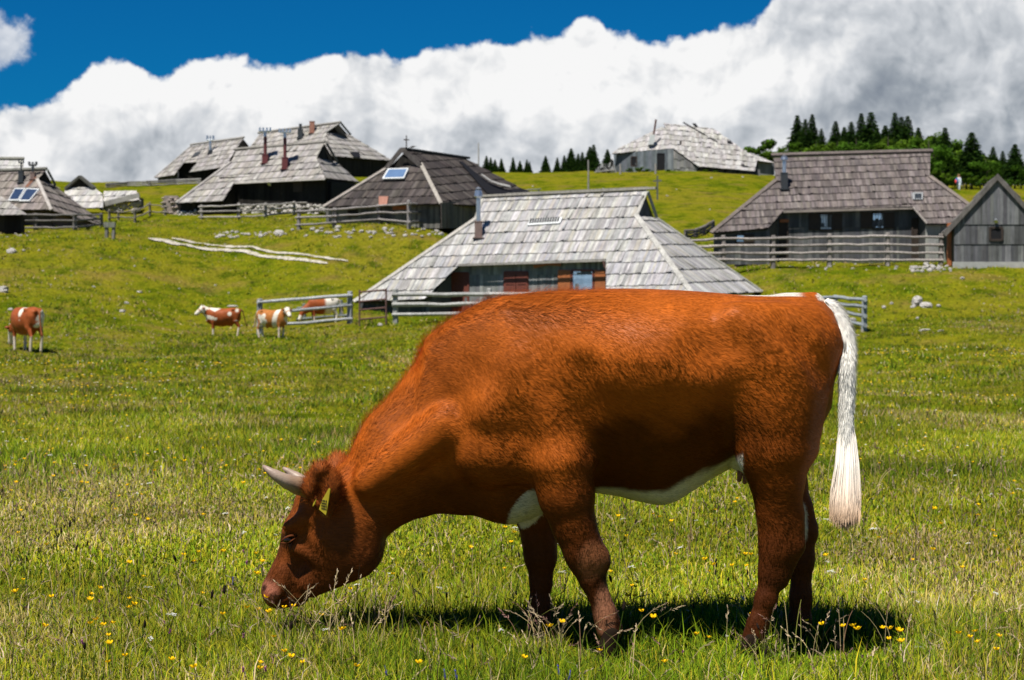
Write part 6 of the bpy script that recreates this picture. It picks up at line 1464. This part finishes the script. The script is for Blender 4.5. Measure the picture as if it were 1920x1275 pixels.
# ---------------------------------------------------------------- the small cows
def smallcow(label, loc, rz, sc, head='up', turn=0., pat=0, tailc=(.1, .04, .02)):
    root = thing('cow', label, 'cow', loc, 'brown and white cattle beyond the big cow', rz); root.scale = (sc,)*3
    B = Body((-1.0, -.75, -.03), (1.75, .75, 1.6), .019)
    B.loft([(-.80, 1.12, .80, .10), (-.74, 1.23, .66, .19), (-.45, 1.27, .54, .29), (0, 1.23, .43, .35), (.3, 1.25, .46, .31), (.55, 1.24, .54, .23), (.70, 1.14, .66, .14)], .04, 2.2, .45, 1.9)
    ct, sn = math.cos(turn), math.sin(turn)
    def H(p): x, y, z = p; x -= .6; return (.6+x*ct-y*sn, x*sn+y*ct, z)
    if head == 'up':
        nk = [(.45, 0, .98), (.82, 0, 1.16)]; hd = [(.88, 0, 1.24), (1.16, 0, 1.00)]
    else: nk = [(.45, 0, .92), (.95, 0, .62)]; hd = [(1.0, 0, .60), (1.16, 0, .22)]
    hd = [H(p) for p in hd]; n1 = H(nk[1]) if head == 'up' else H(nk[1])
    B.cone(nk[0], n1, .27, .17, .62, .06); B.cone((.5, 0, .82), n1, .2, .12, .5, .06); B.cone(n1, hd[0], .16, .13, .8, .05); B.cone(hd[0], hd[1], .13, .085, 1, .04); B.cone((.35, 0, .66), (.62, 0, .72), .13, .12, .7, .06)
    for s_ in (-1, 1):
        B.cone((.40, s_*.15, .95), (.42, s_*.17, .66), .16, .10, .6, .05); B.cone((.42, s_*.16, .66), (.43, s_*.16, .38), .085, .052, .8, .03); B.cone((.43, s_*.16, .38), (.42, s_*.16, .03), .045, .045, .9, .02)
        B.cone((-.58, s_*.15, 1.0), (-.52, s_*.18, .72), .19, .13, .6, .05); B.cone((-.53, s_*.17, .70), (-.70, s_*.16, .44), .11, .055, .7, .03); B.cone((-.70, s_*.16, .44), (-.64, s_*.16, .03), .048, .045, .9, .02)
        B.cone((-.42, s_*.24, 1.2), (-.76, s_*.1, 1.14), .04, .04, 1, .06)
    B.ell((-.32, 0, .56), (.14, .12, .12), .04)
    V, Q = B.surface(); x, y, z = V.T; n = fbm(x*2.3+pat*9.1+y*1.1, z*2.6+y*1.6, 70+pat, 4); n = n+(z-.85)*-.06
    br = np.array([.30, .075, .022]) if pat != 1 else np.array([.40, .15, .04]); wh = np.array([.72, .66, .56]); C = np.tile(br, (len(V), 1))*(.8+.4*fbm(x*9, z*9+y*5, 4))[:, None]
    W = np.zeros(len(V))
    if pat == 0: W = np.maximum(smst(.66, .69, n)*(z > .7), smst(.16, .12, np.abs(x-.35)*.5+np.abs(z-1.24))); W = np.maximum(W, smst(.10, .05, np.hypot(x+.62, z-1.15))); W = np.maximum(W, smst(.11, .07, np.hypot(x+.30, z-1.0)*(1)))
    if pat == 1: W = smst(.13, .09, np.abs(x-.30-(z-.9)*.25)); W = np.maximum(W, smst(.13, .08, np.hypot(x+.28, z-.98))); W = np.maximum(W, smst(.61, .65, n))
    if pat == 2: W = np.maximum(smst(.55, .60, n-(y*.5)), smst(.16, .10, np.hypot(y+.14, (z-.9)*.6)));
    if pat == 3: W = smst(.0, -.2, x)
    W = np.maximum(W, smst(.46, .38, z+(n-.5)*.3)*.8); 
    hx = np.hypot(x-hd[0][0], y-hd[0][1]); hm = smst(.20, .16, np.hypot(hx, z-hd[0][2])) ; hm2 = smst(.24, .18, np.sqrt((x-hd[1][0])**2+(y-hd[1][1])**2+(z-hd[1][2])**2)); W = np.maximum(W, np.maximum(hm, hm2) if pat in (0, 1) else hm2)
    C = C*(1-W[:, None])+wh*W[:, None]; mz = smst(.09, .05, np.sqrt((x-hd[1][0])**2+(y-hd[1][1])**2+(z-hd[1][2]+.03)**2)); C = C*(1-mz[:, None])+np.array([.55, .22, .16])*mz[:, None]
    np_mesh('body', V, Q.ravel(), np.full(len(Q), 4), M['coat'], C, smooth=True, parent=root)
    for s_ in (-1, 1):
        mb = MB(); a = H((.86 if head == 'up' else .95, s_*.11, 1.26 if head == 'up' else .66)); b = H((.86 if head == 'up' else .93, s_*.26, 1.24 if head == 'up' else .66)); mb.tube([a, (Vector(a)+Vector(b))/2, b], [.03, .055, .015], 8, (.25, .07, .03)); o = mb.build('ear', M['coat'], None, True, origin=(0, 0, 0)); o.parent = root
        e = H((.98, s_*.10, 1.18) if head == 'up' else (1.07, s_*.09, .47)); mb = MB(); mb.tube([Vector(e)-Vector((0, .01, 0)), Vector(e)+Vector((0, .01, 0))], .018, 8, (.02, .02, .02)); o = mb.build('eye', M['eye'], None, True, origin=(0, 0, 0)); o.parent = root
        h0 = H((.87 if head == 'up' else .92, s_*.07, 1.33 if head == 'up' else .72)); h1 = H((.95 if head == 'up' else 1.0, s_*.12, 1.42 if head == 'up' else .78)); mb = MB(); mb.tube([h0, h1], [.022, .006], 7, (.4, .35, .3)); o = mb.build('horn', M['coat'], None, True, origin=(0, 0, 0)); o.parent = root
    mb = MB(); mb.tube([(-.76, 0, 1.2), (-.88, 0, 1.1), (-.93, .0, .85), (-.98, .0, .62), (-1.04, 0, .50), (-1.06, 0, .42)], [.035, .03, .022, .02, .035, .01], 8, tailc); o = mb.build('tail', M['coat'], None, True, origin=(0, 0, 0)); o.parent = root
    return root
g = ground_hit(418, 631, 60); smallcow('red brown and white cow with white face standing side on facing left', g, math.radians(186), .90, 'up', .15, 0)
g = ground_hit(522, 629, 60); g.y -= .9; g.z = float(gz(g.x, g.y)); smallcow('orange brown calf with white shoulder band looking at the camera before the fence', g+Vector((-.1, 0, 0)), math.radians(-28), .88, 'up', -.55, 1, (.5, .4, .3))
g = ground_hit(49, 660, 50); smallcow('brown and white cow seen from behind alone at the left edge', g, math.radians(128), 1.14, 'down', -.1, 2, (.25, .08, .03))
g = ground_hit(597, 613, 70); g.y += 1.6; g.z = float(gz(g.x, g.y)); smallcow('white rumped cow grazing behind the rail fence left of the rusty gate', g, math.radians(200), .86, 'down', .2, 3, (.6, .5, .4))
# ---------------------------------------------------------------- hiker beyond the crest
def hiker():
    D = 157; p = P(1798, 352, D); p.z = P(1798, 328, D).z-1.72; root = thing('person', 'hiker in pale jacket with a red and blue backpack on the far hill', 'person', p, rz=math.radians(30))
    B = Body((-.5, -.5, -.02), (.5, .5, 1.85), .02)
    B.cone((0, 0, 1.0), (0, 0, 1.42), .15, .17, .75, .05); B.cone((0, 0, 1.45), (0, 0, 1.56), .06, .055, 1, .03); B.ell((.01, 0, 1.64), (.095, .08, .115), .02)
    for s_ in (-1, 1):
        B.cone((0, s_*.10, .95), (.05*s_, s_*.10, .52), .09, .06, 1, .04); B.cone((.05*s_, s_*.10, .52), (.03*s_-.02, s_*.10, .08), .058, .04, 1, .02); B.cone((.0+.03*s_, s_*.10, .05), (.14+.03*s_, s_*.10, .04), .045, .035, 1, .02)
        B.cone((0, s_*.19, 1.40), (-.03, s_*.24, 1.12), .055, .045, 1, .03); B.cone((-.03, s_*.24, 1.12), (.08, s_*.25, .90), .042, .032, 1, .02); B.cone((.08, s_*.25, .90), (.10, s_*.25, .82), .035, .025, 1, .02)
    B.cone((.09, 0, 1.64), (.115, 0, 1.62), .02, .015, 1, .015)
    V, Q = B.surface(); z = V[:, 2]; C = np.tile([.62, .68, .76], (len(V), 1)); C[z < .95] = (.55, .60, .68); C[z > 1.50] = (.50, .30, .22); C[z < .1] = (.08, .06, .05); C[(z < .88) & (np.abs(V[:, 1]) > .2)] = (.50, .30, .22)
    np_mesh('body', V, Q.ravel(), np.full(len(Q), 4), M['hair'], C, smooth=True, parent=root)
    H = Body((-.2, -.2, 1.4), (.2, .2, 1.85), .014); H.ell((-.02, 0, 1.67), (.105, .092, .115), .01); H.cone((-.09, 0, 1.62), (-.10, 0, 1.50), .05, .03, 1, .02); hv, hq = H.surface()
    k = ~((hv[:, 0] > .05) & (hv[:, 2] < 1.68)); keep = k[hq].all(1); np_mesh('hair', hv, hq[keep].ravel(), np.full(keep.sum(), 4), M['hair'], np.tile([.25, .14, .07], (len(hv), 1)), smooth=True, parent=root)
    bp = thing('backpack', 'red and blue backpack worn by the distant hiker', 'backpack', p+Vector((0, 0, .9)), rz=math.radians(30))
    for nm, c, s_, col in (('pack_body', (-.24, 0, .32), (.10, .15, .26), (.06, .13, .35)), ('front_pocket', (-.33, 0, .30), (.05, .11, .15), (.75, .09, .07))):
        E = Body((-.5, -.3, -.1), (.1, .3, .7), .018); E.ell(c, s_, .02); ev, eq = E.surface(); np_mesh(nm, ev, eq.ravel(), np.full(len(eq), 4), M['hair'], np.tile(col, (len(ev), 1)), smooth=True, parent=bp)
hiker()
# ---------------------------------------------------------------- meadow flowers
M['petal'] = leafmat('petal', 0, 0)
def flower_kind(name, kind, seed):
    r = random.Random(seed); root = bpy.data.objects.new(name, None); COL.objects.link(root)
    H = {'butter': .17, 'white': .15, 'clover': .13, 'plantain': .17, 'blue': .15}[kind]; bx, by = r.uniform(-.02, .02), r.uniform(-.02, .02)
    top_ = Vector((bx, by, H)); mb = MB(); mb.tube([(0, 0, -.02), (bx*.3, by*.3, H*.5), top_], [.0012, .001, .0009], 4, (.07, .11, .015)); mb.build('stem', M['petal'], root)
    mb = MB()
    if kind == 'butter':
        for k in range(5):
            a = k*2*math.pi/5; d = Vector((math.cos(a), math.sin(a), 0)); s = Vector((-d.y, d.x, 0))
            mb.poly([top_, top_+d*.006-s*.005+Zup*.003, top_+d*.0115-s*.004+Zup*.009, top_+d*.0125+Zup*.0095, top_+d*.0115+s*.004+Zup*.009, top_+d*.006+s*.005+Zup*.003], (.95, .58, .008))
        mb.tube([top_+Zup*.001, top_+Zup*.005], [.004, .003], 6, (.75, .5, .02)); nm = 'petals'
    elif kind == 'white':
        for k in range(9):
            a = r.random()*6.28; q = r.random()**.5*.014; c = top_+Vector((math.cos(a)*q, math.sin(a)*q, r.uniform(-.003, .003)))
            for j in range(4): b = j*1.57+a; u = Vector((math.cos(b), math.sin(b), .15)); w_ = Vector((-u.y, u.x, 0)); mb.poly([c, c+u*.003-w_*.002, c+u*.0055, c+u*.003+w_*.002], (.75, .75, .70))
        nm = 'umbel'
    elif kind == 'plantain':
        mb.tube([top_-Zup*.004, top_+Zup*.003, top_+Vector((bx*.2+.003, by*.2, .014)), top_+Vector((bx*.3+.006, by*.3, .024))], [.002, .0048, .0048, .0015], 8, (.028, .020, .016)); nm = 'seed_head'
    else:
        c1 = (.42, .13, .33) if kind == 'clover' else (.14, .12, .60); hh = .012 if kind == 'clover' else .03
        for k in range(46):
            z = r.random(); a = r.random()*6.28; u = Vector((math.cos(a), math.sin(a), .5+z)).normalized(); c = top_+Zup*(z-.3)*hh; g = r.uniform(.6, 1.4); w_ = u.cross(Zup).normalized()*.0015; L_ = .009 if kind == 'clover' else .0065; mb.poly([c-w_, c+w_, c+u*L_], tuple(x*g for x in c1))
        nm = 'petals'
    mb.build(nm, M['petal'], root); return root
KINDS = {k: flower_kind(n, k, i) for i, (n, k) in enumerate([('buttercup', 'butter'), ('white_flower', 'white'), ('clover_flower', 'clover'), ('plantain', 'plantain'), ('blue_flower', 'blue')])}
LAB = {'butter': ('yellow buttercup standing among the meadow grass', 'flower', 'yellow buttercups in the meadow'), 'white': ('small white flower head in the meadow grass', 'flower', 'small white flowers in the meadow'),
       'clover': ('pinkish purple clover head low in the grass', 'flower', 'purple clover heads in the meadow'), 'plantain': ('dark oval seed head on a thin stalk', 'seed head', 'dark seed heads in the near grass'), 'blue': ('violet blue flower spike in the near grass', 'flower', 'violet blue flowers in the near grass')}
_usedk = set()
def flower(kind, x, y, s=1.0):
    src = KINDS[kind]; o = src if kind not in _usedk else copy_tree(src); _usedk.add(kind); o.location = (x, y, float(gz(x, y))); o.scale = (s, s, s); o.rotation_euler = (rnd.uniform(-.25, .25), rnd.uniform(-.25, .25), rnd.random()*6.28); tag(o, LAB[kind][0], LAB[kind][1], LAB[kind][2])
def at_px(kind, px, py, s=1.0):
    """stand a flower so that its head is about at a picture position"""
    H = {'butter': .17, 'white': .15, 'clover': .13, 'plantain': .19, 'blue': .16}[kind]*s; D = (ZC-H)*F/(py-HY); 
    if D < 5.9: return
    flower(kind, (px-960)*D/F, D, s)
R = random.Random(99)
BUT = [(14,858),(8,866),(21,852),(20,846),(40,843),(107,846),(128,872),(145,852),(144,868),(96,880),(138,893),(105,1017),(247,970),(223,862),(292,868),(340,1040),(168,1102),(165,1112),(152,1113),(196,1163),(231,1131),(258,1137),(50,1103),(108,1117),(40,1166),(173,1172),(188,1175),(204,1170),(212,1192),(215,1242),(396,1245),(480,1252),(653,1250),(641,1183),(485,1050),(481,1078),(413,1155),(372,1052),(478,1118),(500,1035),
 (1033,1180),(1043,1168),(1150,1090),(1156,1115),(1196,1120),(1187,1136),(1200,1143),(1207,1146),(1216,1152),(1250,1124),(1240,1120),(1097,1140),(875,1127),(1142,1070),(1390,1040),(1404,1043),(1380,1060),(1360,1058),(1176,1010),(1220,965),(1235,962),(1270,975),(1333,1050),(1590,1173),(1606,1177),(1615,1185),(1665,1176),(1677,1182),(1690,1180),(1700,1200),(1560,1040),(1380,938),(1395,930),(1340,955),(600,1160),(560,860),(585,868),(548,885),(556,878),(530,1150),
 (380,880),(440,860),(410,905),(1745,1030),(1800,1060),(1640,1012),(1600,970),(1770,985),(1830,940),(1860,1010),(1895,920),(1730,950),(590,845),(610,830),(520,872),(505,880),(455,900),(350,850)]
for px, py in BUT: at_px('butter', px, py, R.uniform(.8, 1.15))
n = 0
while n < 170:
    px, py = R.uniform(0, 1920), 690+R.random()**1.2*560
    if fbm(px*.008, py*.02, 71, 3) < .47: continue
    at_px('butter', px, py, R.uniform(.7, 1.05)); n += 1
for px, py in [(57,965),(128,972),(126,985),(45,1035),(137,1018),(338,1035),(113,1178),(430,1100),(358,1125),(398,1108),(1320,1045),(1335,1053),(1345,1054),(1392,1068),(1330,1068),(1364,1080),(1175,1075),(1150,1130),(1570,1200),(550,1160)]: at_px('plantain', px, py, R.uniform(.8, 1.2))
for i in range(18): at_px('plantain', R.uniform(0, 1920), R.uniform(940, 1230), R.uniform(.6, 1.0))
for px, py in [(450,1058),(462,1038),(472,1200),(488,1253),(480,1248),(107,910),(205,925),(226,1026),(160,1210),(310,1190)]: at_px('clover', px, py, 1.1)
for i in range(26): at_px('clover', R.uniform(0, 1920), R.uniform(880, 1250), R.uniform(.6, 1))
for px, py in [(840,1262),(870,1262),(1052,1252),(755,1250),(1045,1262),(430,1090)]: at_px('blue', px, py, 1)
for px, py in [(1550,975),(1627,990),(1560,1068),(1540,1072),(1143,1060),(1182,1058),(1148,1066),(1062,1075),(290,895),(14,862),(40,840),(475,990),(500,1000)]: at_px('white', px, py, 1.1)
for i in range(150): at_px('white', R.uniform(0, 1920), 700+R.random()**1.3*520, R.uniform(.6, 1.1))
# ---------------------------------------------------------------- dry flowering stalks and far flecks of bloom
def stalks():
    rng = np.random.default_rng(31); V = []; idx = []; sz = []; C = []; c0 = 0
    def strip(P_, w_, col):
        nonlocal c0
        n = len(P_); P_ = np.array(P_); d = np.gradient(P_, axis=0); s = np.cross(d, rng.normal(0, 1, 3)); s /= np.linalg.norm(s, axis=1)[:, None]+1e-9; ww = np.linspace(w_, w_*.5, n)[:, None]
        V.append(np.stack([P_-s*ww, P_+s*ww], 1).reshape(-1, 3))
        for j in range(n-1): idx.extend([c0+2*j, c0+2*j+1, c0+2*j+3, c0+2*j+2]); sz.append(4)
        C.append(np.tile(col, (2*n, 1))); c0 += 2*n
    spots = []
    for i in range(2300):
        y = math.sqrt(rng.uniform(5.6**2, 15**2)); x = rng.uniform(-1, 1)*(y*960/F*1.1+.2)
        if y > 8 and rng.random() < .35: continue
        spots.append((x, y, rng.uniform(.10, .26)))
    for i in range(70): px = rng.uniform(515, 720); D = rng.uniform(6.75, 7.1); spots.append(((px-960)*D/F, D, rng.uniform(.18, .34)))
    for i in range(40): px = rng.uniform(980, 1060); D = rng.uniform(6.8, 7.15); spots.append(((px-960)*D/F, D, rng.uniform(.10, .24)))
    for i in range(36): px = rng.uniform(1380, 1560); D = rng.uniform(6.6, 6.95); spots.append(((px-960)*D/F, D, rng.uniform(.10, .25)))
    for x, y, h in spots:
        z = float(gz(x, y)); a = rng.random()*6.28; bend = rng.uniform(.05, .75); n = 7; g = rng.uniform(.6, 1.25); col = (np.array([.34, .27, .13]) if rng.random() < .55 else np.array([.14, .15, .03]) if rng.random() < .6 else np.array([.13, .075, .045]))*g
        P_ = []
        for k in range(n): f = k/(n-1); P_.append((x+math.cos(a)*bend*h*f*f*.9, y+math.sin(a)*bend*h*f*f*.9, z+h*(f-bend*.35*f**3)))
        wv = .0008+.00012*y; strip(P_, wv, col)
        if rng.random() < .75:
            tip = np.array(P_[-1]); d = tip-np.array(P_[-2]); d /= np.linalg.norm(d); hc = np.array([.40, .31, .20])*g if rng.random() < .7 else np.array([.22, .12, .10])*g
            for k in range(9):
                f = k/9; q = tip-d*(f*.055); o = rng.normal(0, 1, 3); o -= d*(o@d); o /= np.linalg.norm(o)+1e-9; e = q+d*.010+o*.007*(.3+f)
                strip([q, (q+e)/2+o*.0008, e], wv*1.1, hc*rng.uniform(.7, 1.3))
    o = np_mesh('dry_grass_stalks', np.concatenate(V), np.array(idx), np.array(sz), M['grass'], np.clip(np.concatenate(C), 0, 1)); tag(o, 'straw coloured flowering grass stalks in the meadow', 'grass', kind='stuff')
stalks()
def flecks():
    rng = np.random.default_rng(41); n = 2000; x, y = fan(rng, n, 13, 60); k = fbm(x*.3, y*.2, 81, 3) > .46; x, y = x[k], y[k]; n = len(x); z = gz(x, y)+.075; s = .007+.00035*y; t0 = rng.random(n)
    c = np.where((t0 < .68)[:, None], [[.85, .52, .02]], [[.62, .60, .52]])*rng.uniform(.7, 1.1, (n, 1)); V = []
    for a in range(4): V.append(np.stack([x+math.cos(a*1.57)*s, y+math.sin(a*1.57)*s, z+(.5*s if a % 2 else 0)], -1))
    V = np.stack(V, 1).reshape(-1, 3); o = np_mesh('wildflowers', V, np.arange(n*4), np.full(n, 4), M['grass'], np.repeat(c, 4, 0)); tag(o, 'tiny far yellow and white flecks of bloom across the middle meadow', 'flowers', kind='stuff')
flecks()
